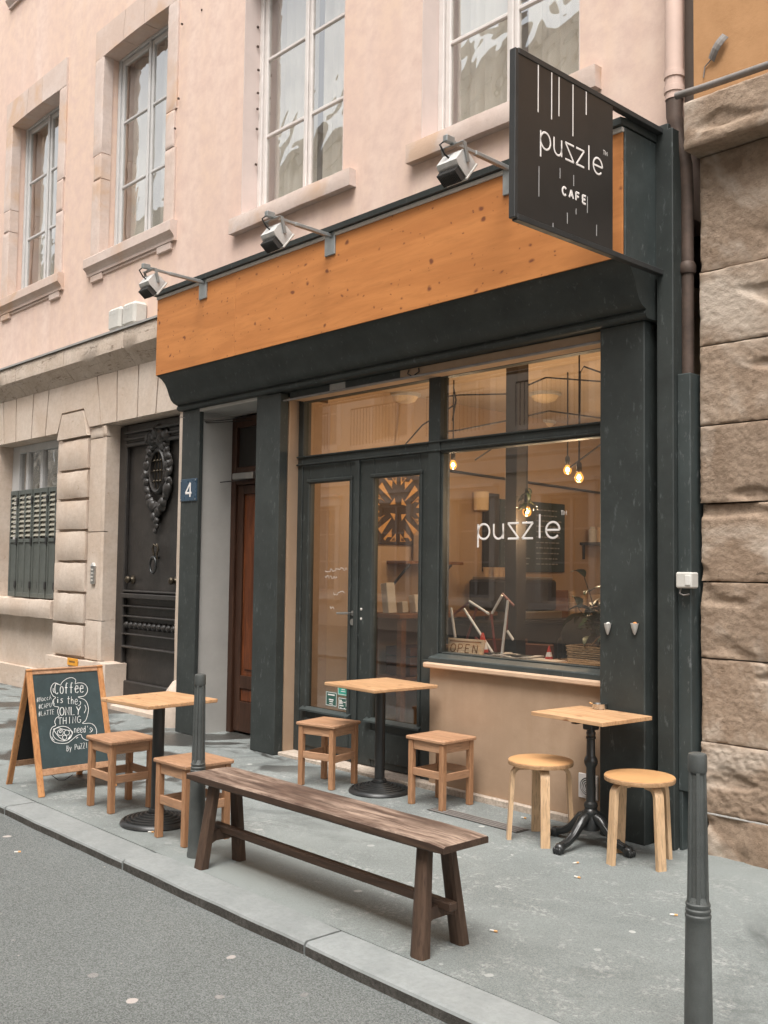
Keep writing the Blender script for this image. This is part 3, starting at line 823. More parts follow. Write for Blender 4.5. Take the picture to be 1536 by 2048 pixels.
# ground floor window with folding shutters
gw = empty('window', house)
m = MB()
yy = SY+.20
m.cbox(LWIN[0], LWIN[0]+.22, yy, yy+.1, 1.12, 3.12, .006); m.cbox(LWIN[1]-.1, LWIN[1], yy, yy+.1, 1.12, 3.12, .006)
m.cbox(LWIN[0]+.22, LWIN[1]-.1, yy+.001, yy+.099, 3.02, 3.12, .006)
for x in (-12.86,-12.42,-11.92): m.cbox(x-.035, x+.035, yy+.002, yy+.08, 1.14, 3.02, .008)
m.build('frame', K['framegrey'], gw)
for a, b in ((-13.1,-12.895),(-12.825,-12.455),(-12.385,-11.955),(-11.885,-11.66)):
    MB().box(a, b, yy+.04, yy+.045, 1.14, 3.02).build('pane', K['pane'], gw)
MB().box(-13.3,-11.58,yy+.21,yy+.22,1.14,3.1).build('blind', K['curtain'], gw)
rough_block(-13.45, -11.47, .905, 1.115, SY-.07, SY+.30, 10, 3, .006, .02, 1.4, 4).build('sill', K['palestone'], gw, 50)
MB().box(LWIN[0]-.02, LWIN[1]+.02, SY+.10, SY+.14, .2, .91).build('apron_panel', K['palestone'], gw)
rough_block(-13.9, -11.53, -.02, .235, SY+.03, SY+.10, 12, 3, .008, .02, 2.4, 4).build('base_stone', K['palestone'], gw, 50)
SHX0, SHX1 = -13.07, -11.72
lw = (SHX1-SHX0)/6
shY = SY+.10
sh_first = None; sl = None
for i in range(6):
    lf = empty('shutter_leaf', gw, (SHX0+lw*i, shY+(.012 if i % 2 else 0), 1.13))
    if sh_first is None:
        m = MB()
        m.cbox(.004,.034,-.018,.018,0,1.38,.004); m.cbox(lw-.034,lw-.004,-.018,.018,0,1.38,.004)
        m.cbox(.034,lw-.034,-.017,.017,1.32,1.38,.004); m.cbox(.034,lw-.034,-.017,.017,.70,.745,.004); m.cbox(.034,lw-.034,-.017,.017,0,.06,.004)
        m.box(.034,lw-.034,-.004,.010,.06,.70)
        sh_first = m.build('leaf_frame', K['shutter'], lf)
        h_first = MB().cbox(lw-.022,lw+.022,-.026,-.012,-.045,.045,.003).build('hinge', K['iron'], lf)
        h_first.location = (0,0,.16)
    else:
        inst(sh_first, lf); inst(h_first, lf, (0,0,.16))
    inst(h_first, lf, (0,0,.72)); inst(h_first, lf, (0,0,1.24))
    for j in range(9):
        z = .775+.0615*j
        if sl is None:
            sl = MB().add([(.036,-.016,0),(lw-.036,-.016,0),(lw-.036,.014,.045),(.036,.014,.045),(.036,-.016,.007),(lw-.036,-.016,.007),(lw-.036,.014,.052),(.036,.014,.052)],
                          [(0,3,2,1),(4,5,6,7),(0,1,5,4),(1,2,6,5),(2,3,7,6),(3,0,4,7)]).build('slat', K['shutterslat'], lf)
            sl.location = (0,0,z)
        else: inst(sl, lf, (0,0,z))
# plain jamb stone to the right of the carriage door and the guard stone at its foot
rough_block(-8.74, -8.37, .40, 3.12, SY-.02, SY+.30, 4, 14, .006, .02, 3.9, 4).build('jamb_stone', K['palestone'], house, 50)
m = MB(); prof = [(.15,0),(.16,.1),(.15,.22),(.12,.34),(.06,.43),(.01,.45)]
m.lathe(prof, (-8.60,SY-.02,0), 14, rad=lambda th: 1+.18*noise.noise(Vector((math.cos(th)*1.5, math.sin(th)*1.5, 3))))
m.build('guard_stone', K['palestone'], house, 50)
MB().cbox(-10.25,-8.74,SY+.0,SY+.45,-.02,.05,.01).build('doorstep', K['palestone'], house)

# ---- carved carriage door
DY = SY+.175
cd = empty('carriage_door', house)
x0, x1 = LDOOR[0]+.004, LDOOR[1]-.004
MB().box(x0, x1, DY+.02, DY+.09, .052, 3.12).build('door_leaf', K['doordark'], cd)
m = MB()
m.cbox(x0, x0+.17, DY-.03, DY+.02, .052, 3.10, .01); m.cbox(x1-.17, x1, DY-.03, DY+.02, .052, 3.10, .01)
m.cbox(x0+.17, x1-.17, DY-.03, DY+.02, 2.90, 3.10, .01); m.cbox(x0+.17, x1-.17, DY-.028, DY+.02, .052, .30, .01)
m.build('door_frame', K['doordark'], cd)
for (za, zb, d) in ((2.86,2.90,.05),(2.93,2.96,.06),(3.0,3.03,.075)):
    MB().cbox(x0+.16, x1-.16, DY-d, DY-.0, za, zb, .008).build('head_moulding', K['doordark'], cd)
for (za, zb, d) in ((1.20,1.25,.07),(1.26,1.285,.05),(1.10,1.12,.045),(.99,1.01,.045),(.80,.815,.045),(.66,.68,.05)):
    MB().cbox(x0+.17, x1-.17, DY-d, DY+.02, za, zb, .008).build('rail_moulding', K['doordark'], cd)
oc = onY(318, 945, DY); ocx, ocz = oc.x, 2.56
m = MB(); V = []; F = []; n = 40
for i in range(n):
    th = 2*PI*i/n
    for (rr, y) in ((1.0,DY+.02),(1.0,DY-.03),(1.10,DY-.04),(1.22,DY-.02),(1.24,DY+.02)):
        V.append((ocx+.135*rr*math.cos(th), y, ocz+.205*rr*math.sin(th)))
for i in range(n):
    for c in range(4): F.append((i*5+c, ((i+1)%n)*5+c, ((i+1)%n)*5+c+1, i*5+c+1))
m.add(V, F).build('oval_rim', K['doordark'], cd, 50)
MB().prism([(ocx+.134*math.cos(2*PI*i/32), ocz+.204*math.sin(2*PI*i/32)) for i in range(32)], 'Y', DY+.010, DY+.018).build('oval_glass', K['black'], cd)
for k in range(3):
    xx = ocx-.065+.065*k; h = .204*math.sqrt(max(0,1-((xx-ocx)/.134)**2))
    MB().tube([(xx,DY-.008,ocz-h),(xx,DY-.008,ocz+h)], .006, 6).build('grille_bar', K['brass'], cd)
    zz = ocz-.11+.11*k; h = .134*math.sqrt(max(0,1-((zz-ocz)/.204)**2))
    MB().tube([(ocx-h,DY-.014,zz),(ocx+h,DY-.014,zz)], .006, 6).build('grille_bar', K['brass'], cd)
    for j in range(3):
        o = MB().lathe([(.002,-.014),(.012,-.008),(.016,0),(.012,.008),(.002,.014)], n=8, M=Matrix.Translation((ocx-.065+.065*j, DY-.02, zz))@Matrix.Rotation(PI/2,4,'X')).build('rosette', K['brass'], cd, 50)
# garland of carved fruit round the oval, hanging drop below
def fruit(p, r, sd):
    m = MB(); rr = random.Random(sd); n = 9; V = []; F = []
    prof = [(.05,-1),(.62,-.75),(.98,-.2),(.95,.3),(.6,.8),(.06,1)]
    ang = rr.uniform(0, PI)
    Mx = Matrix.Translation(p)@Matrix.Rotation(ang,4,'Y')@Matrix.Scale(.7,4,(0,1,0))@Matrix.Scale(rr.uniform(.8,1.5),4,(1,0,0))@Matrix.Scale(r*rr.uniform(.85,1.2),4)
    m.lathe(prof, n=10, M=Mx, rad=lambda th: 1+.30*math.cos(5*th+ang)+.18*rr.uniform(-1,1))
    m.build('carved_fruit', K['doordark'], cd, 60)
gx, gz = .235, .345
for i in range(26):
    th = PI/2 + (i+.5)/26*2*PI
    if i in (12, 13): continue
    fruit((ocx+gx*math.cos(th), DY-.015, ocz-.02+gz*math.sin(th)*(1.12 if math.sin(th) < 0 else 1)), .047+.010*random.random(), i)
for i in range(6):
    fruit((ocx+.05*math.sin(i*2.2)*(1-i/7), DY-.02, ocz-.38-.052*i), .054-.0048*i, 60+i)
for i in range(12):
    fruit((ocx-.19+.035*i, DY-.03, ocz+.335+.05*math.sin(PI*i/11)+.03*(i % 2)), .050+.008*(i % 3), 90+i)
m = MB()
for s_ in (-1,1):
    m.tube([(ocx,DY-.01,ocz-.80),(ocx+s_*.03,DY-.02,ocz-.78),(ocx+s_*.055,DY-.02,ocz-.83),(ocx+s_*.03,DY-.02,ocz-.88),(ocx+s_*.045,DY-.02,ocz-.94)], [.008,.011,.013,.012,.006], 6)
m.build('knocker_scroll', K['brass'], cd, 60)
m = MB(); ring = [(ocx+.062*math.cos(2*PI*i/20), DY-.045, ocz-1.0+.085*math.sin(2*PI*i/20)) for i in range(21)]
m.tube(ring, .013, 8); m.tube([(ocx,DY+.02,ocz-.92),(ocx,DY-.05,ocz-.92)], .018, 8)
m.build('door_knocker', K['castiron'], cd, 60)
for xx in (x0+.30, x1-.30):
    MB().lathe([(.045,0),(.05,.012),(.03,.02),(.022,.04),(.036,.055),(.04,.075),(.028,.092),(.004,.098)], n=18, M=Matrix.Translation((xx,DY+.02,1.40))@Matrix.Rotation(PI/2,4,'X')).build('door_knob', K['brass'], cd, 50)
for i in range(12):
    xx = x0+.21+(x1-x0-.42)*i/11
    MB().lathe([(.043,-.02),(.046,0),(.034,.016),(.03,.012),(.018,.026),(.003,.03)], n=12, M=Matrix.Translation((xx,DY+.0,.905))@Matrix.Rotation(PI/2,4,'X')).build('frieze_rosette', K['doordark'], cd, 50)

# small things fixed to the stone and the plaster
ic = thing('intercom', 'slim grey metal intercom panel on the stone jamb beside the carved door', 'intercom', (-10.46, SY-.012, 1.44))
MB().cbox(-.045,.045,-.025,.004,-.10,.10,.006).build('housing', K['steel'], ic)
MB().prism([(-.045,.10),(.045,.10),(0,.14)], 'Y', -.03, .004).build('hood', K['lampgrey'], ic)
for k in range(4): MB().cbox(-.02,.02,-.031,-.025,.05-.04*k,.068-.04*k,.003).build('button', K['whiteplastic'], ic)
for (px0, lab) in ((-9.925,'white plastic meter box on the cornice, nearer the shuttered window'),(-9.61,'white plastic meter box on the cornice, nearer the orange fascia')):
    t = thing('meter_box', lab, 'meter box', (px0, SY-.07, 4.083), group='meter boxes on the cornice')
    m = MB(); m.cbox(-.135,.135,-.075,.10,.02,.27,.03); m.build('case', K['whiteplastic'], t)
    MB().cbox(-.13,.13,-.06,.09,0,.022,.004).build('foot', K['lampgrey'], t)
    for j in range(4): MB().box(-.10+.04*j,-.085+.04*j,-.0775,-.074,.195,.235).build('vent_slot', K['lampgrey'], t)
sk = thing('sticker', 'small orange sticker on the stone base behind the chalkboard', 'sticker', (-10.76, SY-.098, .445))
MB().cbox(-.12,.12,-.001,.012,-.03,.05,.001).build('label', K['orange'], sk)
m = MB()
for k in range(6): m.box(-.07+.024*k,-.056+.024*k,-.0025,-.0012,.004,.022)
m.build('print', K['print'], sk)
# ================================================================== CAFÉ SHOPFRONT
shop = thing('cafe_shopfront', 'dark green cafe shopfront with glazed double door under an orange knotty wood fascia', 'shopfront')
YF = 4.767
FX0, FX1 = -8.345, -3.195
seam = -7.05
for a, b in ((FX0, seam-.0015), (seam+.0015, FX1)):
    MB().cbox(a, b, YF, YF+.025, 3.34, 4.06, .002).build('fascia_panel', K['fascia'], shop)
MB().box(FX0+.01, FX1-.003, YF+.027, 5.299, 3.345, 4.085).build('fascia_box', K['greenlite'], shop)
MB().cbox(FX1-.002, FX1+.012, YF+.01, 5.299, 3.342, 4.085, .003).build('end_panel', K['greenlite'], shop)
MB().cbox(FX0, FX1+.006, YF-.012, YF+.03, 4.061, 4.088, .003).build('metal_strip', K['alu'], shop)
MB().prism([(YF-.04,4.0895),(YF-.045,4.128),(5.298,4.21),(5.298,4.0895)], 'X', FX0-.01, FX1+.02).build('top_capping', K['green'], shop)
cove = [(YF+.004,3.338),(YF+.03,3.333),(4.832,3.310),(4.868,3.272),(4.893,3.225),(4.912,3.175),(4.934,3.130),(4.964,3.100),(4.998,3.086),(5.012,3.082),(5.004,3.072),(5.000,3.058),(5.006,3.044),(5.02,3.034),(5.03,3.032),(5.299,3.032),(5.299,3.3385)]
MB().prism(cove, 'X', FX0+.002, FX1).build('cove', K['green'], shop, 35)
# pilasters
def pilaster(x0, x1, y1, name='pilaster'):
    MB().cbox(x0, x1, 5.05, y1, 0, 3.031, .006).build(name, K['green'], shop)
pilaster(-8.315, -8.012, 5.098); pilaster(-7.105, -6.765, 5.14); pilaster(-3.545, -3.235, 5.30)
MB().box(-8.334, -8.036, 5.10, 5.60, 0, 3.03).build('portal_reveal', K['reveal'], shop)
MB().box(-8.034, -6.96, 5.052, 5.47, 3.00, 3.029).build('portal_soffit', K['reveal'], shop)
MB().box(-7.09, -6.935, 5.142, 5.60, 0, 3.03).build('portal_reveal', K['reveal'], shop)
rough_block(-6.93, -6.766, 0, 3.0, 5.143, 5.60, 3, 20, .003, .006, .3, 3).build('stone_jamb', K['tanwall'], shop, 50)
# brown house door in the portal
bd = empty('house_door', shop)
m = MB(); m.cbox(-8.034,-7.96,5.43,5.50,0,2.98,.006); m.cbox(-7.96,-7.092,5.432,5.498,2.33,2.50,.01); m.cbox(-7.96,-7.092,5.432,5.498,2.88,2.98,.006); m.cbox(-7.16,-7.092,5.434,5.5,0,2.33,.006)
m.build('door_frame', K['browndark'], bd)
MB().box(-7.96,-7.092,5.47,5.48,2.50,2.88).build('transom_panel', K['indark'], bd)
m = MB(); m.cbox(-7.955,-7.86,5.455,5.5,.02,2.325,.004); m.cbox(-7.86,-7.16,5.456,5.5,2.24,2.325,.004); m.cbox(-7.86,-7.16,5.456,5.5,.02,.30,.004); m.cbox(-7.86,-7.16,5.4565,5.5,.42,.54,.004)
m.build('door_leaf', K['browndark'], bd)
MB().prism([(-7.86,.54),(-7.16,.54),(-7.16,2.24),(-7.86,2.24)], 'Y', 5.475, 5.5).build('door_panel', K['browndoor'], bd)
MB().cbox(-7.81,-7.2,5.462,5.474,.60,2.18,.010).build('raised_panel', K['browndoor'], bd)
MB().cbox(-7.86,-7.16,5.47,5.5,.301,.419,.006).build('lower_panel', K['browndoor'], bd)
MB().cbox(-7.93,-7.60,5.37,5.43,2.375,2.435,.006).build('door_closer', K['steel'], bd)
MB().beam((-7.70,5.40,2.368),(-8.02,5.30,2.352),.02,.008).build('closer_arm', K['iron'], bd)
# door and window joinery
FY = 5.25; GY = 5.282
m = MB()
m.cbox(-6.765,-6.70,FY,FY+.09,.03,3.03,.005)                # left post
m.cbox(-5.195,-5.075,FY-.012,FY+.09,.03,3.03,.008)          # mullion between door and window
m.cbox(-6.70,-5.195,FY-.004,FY+.085,2.425,2.498,.008)       # door transom
m.cbox(-5.075,-3.40,FY-.004,FY+.085,2.405,2.498,.008)       # window transom
m.cbox(-6.70,-5.195,FY,FY+.085,2.965,3.03,.005); m.cbox(-5.075,-3.40,FY,FY+.085,2.965,3.03,.005)
m.cbox(-6.762,-3.40,FY-.022,FY-.006,2.418,2.432,.004); m.cbox(-6.762,-3.40,FY-.022,FY-.006,2.484,2.497,.004)
m.build('joinery_frame', K['green'], shop)
MB().box(-6.696,-5.197,GY,GY+.006,2.498,2.964).build('transom_pane', K['shopglass'], shop)
MB().box(-5.073,-3.42,GY,GY+.006,2.498,2.964).build('transom_pane', K['shopglass'], shop)
m = MB(); m.cbox(-5.075,-5.052,FY+.004,FY+.08,.955,2.405,.004); m.cbox(-5.052,-3.42,FY+.004,FY+.08,.945,.962,.004)
m.build('window_bead', K['green'], shop)
wp = MB().box(-5.055,-3.42,GY,GY+.008,.955,2.405).build('window_pane', K['shopglass'], shop)
def leaf(x0, x1, gx0, gx1):
    d = empty('door_leaf', shop)
    z0, z1, g0, g1 = .035, 2.422, .404, 2.262
    m = MB()
    m.cbox(x0+.002, gx0, FY+.008, FY+.06, z0, z1, .005); m.cbox(gx1, x1-.002, FY+.008, FY+.06, z0, z1, .005)
    m.cbox(gx0, gx1, FY+.009, FY+.059, g1, z1, .005); m.cbox(gx0, gx1, FY+.009, FY+.059, z0, g0, .005)
    m.build('stiles', K['green'], d)
    m = MB(); q = .022
    m.cbox(gx0-.03, gx0, FY-.006, FY+.01, g0-.02, g1+.03, .006); m.cbox(gx1, gx1+.03, FY-.006, FY+.01, g0-.02, g1+.03, .006)
    m.cbox(gx0-.035, gx1+.035, FY-.012, FY+.009, g1+.002, g1+.034, .008)
    m.build('moulding', K['green'], d)
    MB().prism([(FY+.01,g0-.03),(FY-.035,g0-.03),(FY-.035,g0-.016),(FY+.01,g0+.004)], 'X', gx0-.05, gx1+.05).build('drip_rail', K['greenlite'], d)
    MB().cbox(gx0-.02, gx1+.02, FY-.004, FY+.012, z0+.05, g0-.09, .012).build('kick_panel', K['green'], d)
    MB().box(gx0-.003, gx1+.003, GY-.002, GY+.004, g0-.003, g1+.003).build('pane', K['shopglass'], d)
    return d
dl = leaf(-6.70, -5.985, -6.60, -6.085); dr = leaf(-5.985, -5.197, -5.80, -5.292)
MB().cbox(-6.01,-5.96,FY-.014,FY+.007,.04,2.42,.006).build('meeting_strip', K['green'], dr)
m = MB(); m.tube([(-6.03,FY+.01,1.20),(-6.03,FY-.05,1.20),(-6.05,FY-.055,1.20),(-6.16,FY-.05,1.195)], [.008,.008,.0095,.008], 8)
m.lathe([(.02,0),(.02,.008),(.004,.009)], n=16, M=Matrix.Translation((-6.03,FY+.008,1.20))@Matrix.Rotation(PI/2,4,'X'))
m.lathe([(.026,0),(.026,.01),(.012,.011)], n=16, M=Matrix.Translation((-6.03,FY+.008,1.13))@Matrix.Rotation(PI/2,4,'X'))
m.build('door_handle', K['steel'], dl, 40)
for z in (1.16, 1.235):
    MB().lathe([(.010,0),(.010,.006),(.003,.008)], n=12, M=Matrix.Translation((-5.93,FY+.009,z))@Matrix.Rotation(PI/2,4,'X')).build('screw_cap', K['alu'], dr, 40)
# window sill, tan wall below and threshold
MB().prism([(5.145,.895),(5.145,.925),(5.15,.932),(5.25,.95),(5.33,.95),(5.33,.895)], 'X', -5.074, -3.546).build('window_sill', K['greenlite'], shop)
MB().cbox(-5.095,-3.547,5.105,5.33,.858,.8945,.008).build('tan_sill', K['tansill'], shop)
rough_block(-5.075, -3.546, .045, .857, 5.16, 5.32, 20, 10, .002, .004, 1.2, 2).build('stall_riser', K['tanwall'], shop, 50)
MB().cbox(-6.764,-5.20,5.09,5.33,-.02,.028,.006).build('threshold', K['threshold'], shop)
MB().cbox(-5.199,-3.547,5.128,5.32,-.02,.044,.006).build('plinth_strip', K['threshold'], shop)
MB().box(-5.199,-5.076,5.20,5.33,.03,.9).build('jamb_panel', K['green'], shop)
# roller blind box strip under the cornice
for (a, b, mt) in ((-6.70,-6.18,'green'),(-6.178,-5.985,'reveal'),(-5.983,-5.36,'green'),(-5.358,-3.546,'tanwall')):
    MB().cbox(a, b, 5.10, 5.14, 2.972, 3.03, .003).build('blind_box', K[mt], shop)
MB().tube([(-6.78,5.085,2.962),(-3.55,5.085,2.962)], .010, 8).build('blind_rail', K['pipegrey'], shop, 50)
MB().box(-6.70,-3.546,5.14,FY+.01,2.968,3.03).build('blind_soffit', K['tanwall'], shop)
m = MB()
for s_ in (-1,1): m.tube([(-5.2+s_*.05,5.09,3.02),(-5.2+s_*.06,5.085,2.99),(-5.2+s_*.02,5.08,2.972)], .005, 6)
m.build('blind_hook', K['iron'], shop)
# stickers on the door pane
def sticker(x0, x1, z0, z1, mm, lines):
    o = MB().box(x0, x1, GY-.0045, GY-.0025, z0, z1).build('sticker', K[mm], dl)
    m = MB()
    t = .004
    m.box(x0+.004,x1-.004,GY-.0056,GY-.0046,z1-.008,z1-.008+t); m.box(x0+.004,x1-.004,GY-.0056,GY-.0046,z0+.006,z0+.006+t)
    m.box(x0+.004,x0+.008,GY-.0057,GY-.0047,z0+.006,z1-.006); m.box(x1-.008,x1-.004,GY-.0057,GY-.0047,z0+.006,z1-.006)
    for (u0,u1,v0,v1) in lines:
        m.box(x0+(x1-x0)*u0, x0+(x1-x0)*u1, GY-.0058, GY-.0048, z0+(z1-z0)*v0, z0+(z1-z0)*v1)
    m.build('sticker_print', K['white'], o)
sticker(-6.375,-6.235,.434,.553,'dkgreen',[(.2,.8,.75,.83),(.3,.7,.42,.5),(.35,.65,.3,.36),(.35,.65,.15,.2)])
sticker(-6.225,-6.088,.536,.618,'teal',[(.35,.65,.55,.62),(.3,.7,.36,.42)])
sticker(-6.215,-6.088,.424,.520,'dkgreen',[(.12,.2,.45,.8),(.24,.32,.45,.8),(.38,.42,.45,.7),(.5,.7,.6,.66),(.12,.5,.28,.36),(.74,.92,.3,.8),(.2,.3,.1,.16),(.55,.65,.1,.16)])
# handwritten chalk notes on the door glass
m = MB()
rw = random.Random(5)
for (px, py, L) in ((650,1141,46),(650,1155,26),(667,1187,24),(660,1216,10)):
    pts = []
    for i in range(int(L/2)):
        q = onY(px+i*2+ (0), py + rw.uniform(-4,4) - i*.15, GY-.004); pts.append(q)
    m.tube(pts, .0016, 4, flat=(0,1,0))
m.build('chalk_note', K['chalk'], dl)

# ---- stroke lettering
def ell(cx, cy, rx, ry, a0, a1, n=18):
    return [(cx+rx*math.cos(R(a0+(a1-a0)*i/n)), cy+ry*math.sin(R(a0+(a1-a0)*i/n))) for i in range(n+1)]
PZ = {  # x-height 1, width about .85
 'p': [[(0,-.55),(0,1)], ell(.42,.5,.42,.5,0,360,26)],
 'u': [[(0,1),(0,.4)]+ell(.38,.4,.38,.4,180,360,14)+[(.76,1)], [(.76,.5),(.76,0)]],
 's': [[(0,1),(.78,1)], [(0,1),(.78,0)], [(0,0),(.78,0)]],         # the mirrored z
 'z': [[(0,1),(.78,1)], [(.78,1),(0,0)], [(0,0),(.78,0)]],
 'l': [[(0,0),(0,1.52)]],
 'e': [[(0,.5),(.84,.5)], ell(.42,.5,.42,.5,0,318,24)],
}
def puzzle(place, x0, x1, xh, r, flat, parent, m_, tm=True):
    W = x1-x0
    lay = (('p',0,.15),('u',.205,.325),('s',.385,.52),('z',.56,.69),('l',.77,.77),('e',.845,1.0))
    for ch, a, b in lay:
        m = MB(); gw = .84 if ch in 'pe' else .76 if ch == 'u' else .78
        for st in PZ[ch]:
            m.tube([place(x0+W*a+(W*(b-a)*(x/gw) if b > a else 0), y*xh) for x, y in st], r, 6, flat=flat)
        m.build('letter', m_, parent, 60)
    if tm:
        m = MB(); s_ = xh*.26; ox = x0+W*1.015; oy = xh*1.42
        for st in ([(0,1),(.8,1)],[(.4,1),(.4,0)],[(1.1,0),(1.1,1),(1.55,.35),(2.0,1),(2.0,0)]):
            m.tube([place(ox+x*s_*.8, oy+y*s_) for x, y in st], r*.32, 6, flat=flat)
        m.build('trademark', m_, parent)
puzzle(lambda x, y: (x, GY-.004, 1.772+y), -4.728, -4.018, .105, .0072, (0,1,0), shop, K['white'])

# number plate on the left pilaster
np_ = thing('number_plate', 'blue enamel house number plate with a white 4 on the left pilaster', 'number plate', (-8.162, 5.049, 2.27))
MB().cbox(-.14,.14,-.012,.004,-.105,.105,.004).build('plate', K['blueplate'], np_)
m = MB()
for st in ([(.035,-.065),(.035,.065)], [(.035,.065),(-.045,-.03)], [(-.045,-.03),(.06,-.03)]):
    m.tube([(x*1.0, -.0125, z) for x, z in st], .0105, 6, flat=(0,1,0))
m.build('numeral', K['white'], np_)
for sx in (-.125,.125):
    for sz in (-.09,.09):
        MB().lathe([(.006,0),(.006,.003),(.001,.005)], n=8, M=Matrix.Translation((sx,-.012,sz))@Matrix.Rotation(PI/2,4,'X')).build('screw', K['steel'], np_)

# broken conduit stubs on the right pilaster
for (px, lab, plug) in ((1218,'broken grey conduit stub on the right pilaster, beside the shop window','paper'),(1272,'broken grey conduit stub with orange plug on the right pilaster','terracotta')):
    p = onY(px, 1254, 5.05)
    t = thing('conduit_stub', lab, 'conduit stub', (p.x, 5.05, p.z))
    m = MB(); m.lathe([(.003,-.045),(.010,-.030),(.018,-.004),(.022,.016),(.023,.022),(.017,.020),(.012,-.005)], (0,-.014,0), 12, caps=False, rad=lambda th: 1+.15*noise.noise(Vector((math.cos(th)*2,math.sin(th)*2,px)))); m.build('socket', K['reveal'], t, 50)
    m = MB(); m.lathe([(.013,-.01),(.015,.01),(.010,.022),(.002,.026)], (.003,-.014,.004), 9, rad=lambda th: 1+.3*noise.noise(Vector((th,px,0)))); m.build('plug', K[plug], t, 50)
# loose cables at the top of the portal
cb = thing('loose_cables', 'tangle of thin black cables hanging at the top of the portal', 'cable', (-8.1, 5.06, 3.0))
for k in range(3):
    m = MB(); n = 12
    m.tube([(-.26+.06*k+(.75-.1*k)*i/n, -.012+.02*k+ .33*(i/n)**2, -.015-.055*math.sin(PI*i/n)*(1-.3*k)-.03*k) for i in range(n+1)], .004, 6)
    m.build('strand', K['cable'] if k else K['pipegrey'], cb, 60)

# ================================================================== PROJECTING SIGN
SX = -3.15
sg = thing('projecting_sign', 'square charcoal sign board lettered puzzle CAFE, hung at right angles to the facade', 'sign', (SX, 5.09, 3.72))
s0, s1 = 3.768-5.09, 4.588-5.09
b0, b1 = 3.315-3.72, 4.135-3.72
MB().cbox(-.018, .014, s0+.004, s1, b0+.004, b1-.004, .002).build('board', K['signblack'], sg)
m = MB()
m.cbox(-.022,.018, s0-.022, s0+.003, b0-.02, b1+.02, .003)
m.build('edge_trim', K['signedge'], sg)
for z in (b0-.012, b1+.012):
    MB().cbox(-.022,.018, s0+.004, .03, z-.016, z+.016, .003).build('bracket_rail', K['signedge'], sg)
MB().cbox(-.035,.05, .0, .035, b0-.05, b1+.05, .004).build('mounting_plate', K['green'], sg)
plc = lambda y, z: (.0150, y-5.09, z-3.72)
puzzle(plc, 3.952, 4.487, .088, .0055, (1,0,0), sg, K['white']) if False else puzzle(lambda y, z: plc(y, 3.706+z), 3.952, 4.487, .088, .0056, (1,0,0), sg, K['white'])
Z3 = lambda a, b: onX(986+a/2.793, b/2.793, SX+.015)
for (ax, ay, bx, by) in ((252,360,254,628),(327,400,329,668),(368,430,370,650),(445,472,449,762),(520,512,522,642)):
    p = Z3(ax, ay); q = Z3(bx, by)
    MB().tube([plc((p.y+q.y)/2, min(4.128, p.z)), plc((p.y+q.y)/2, q.z)], .0042, 6, flat=(1,0,0)).build('stripe', K['white'], sg)
for (ax, ay, bx, by) in ((256,928,258,1098),(374,938,376,998),(450,978,452,1040),(527,1098,528,1190),(464,1165,465,1198),(415,1188,416,1250),(335,1245,336,1278),(578,1255,580,1318)):
    p = Z3(ax, ay); q = Z3(bx, by)
    MB().tube([plc((p.y+q.y)/2, p.z), plc((p.y+q.y)/2, q.z)], .0036, 6, flat=(1,0,0)).build('stripe', K['greyprint'], sg)
CAFE = {'C': [ell(.5,.5,.48,.5,45,315,14)], 'A': [[(0,0),(.5,1)],[(.5,1),(1,0)],[(.2,.35),(.8,.35)]],
        'F': [[(0,0),(0,1)],[(0,1),(.75,1)],[(0,.52),(.65,.52)]], 'E': [[(0,0),(0,1)],[(0,1),(.75,1)],[(0,.52),(.65,.52)],[(0,0),(.75,0)]]}
for i, ch in enumerate('CAFE'):
    m = MB(); y0 = 4.133+.0585*i
    for st in CAFE[ch]: m.tube([plc(y0+x*.036, 3.511+z*.042) for x, z in st], .0062, 6, flat=(1,0,0))
    m.build('letter', K['white'], sg, 60)

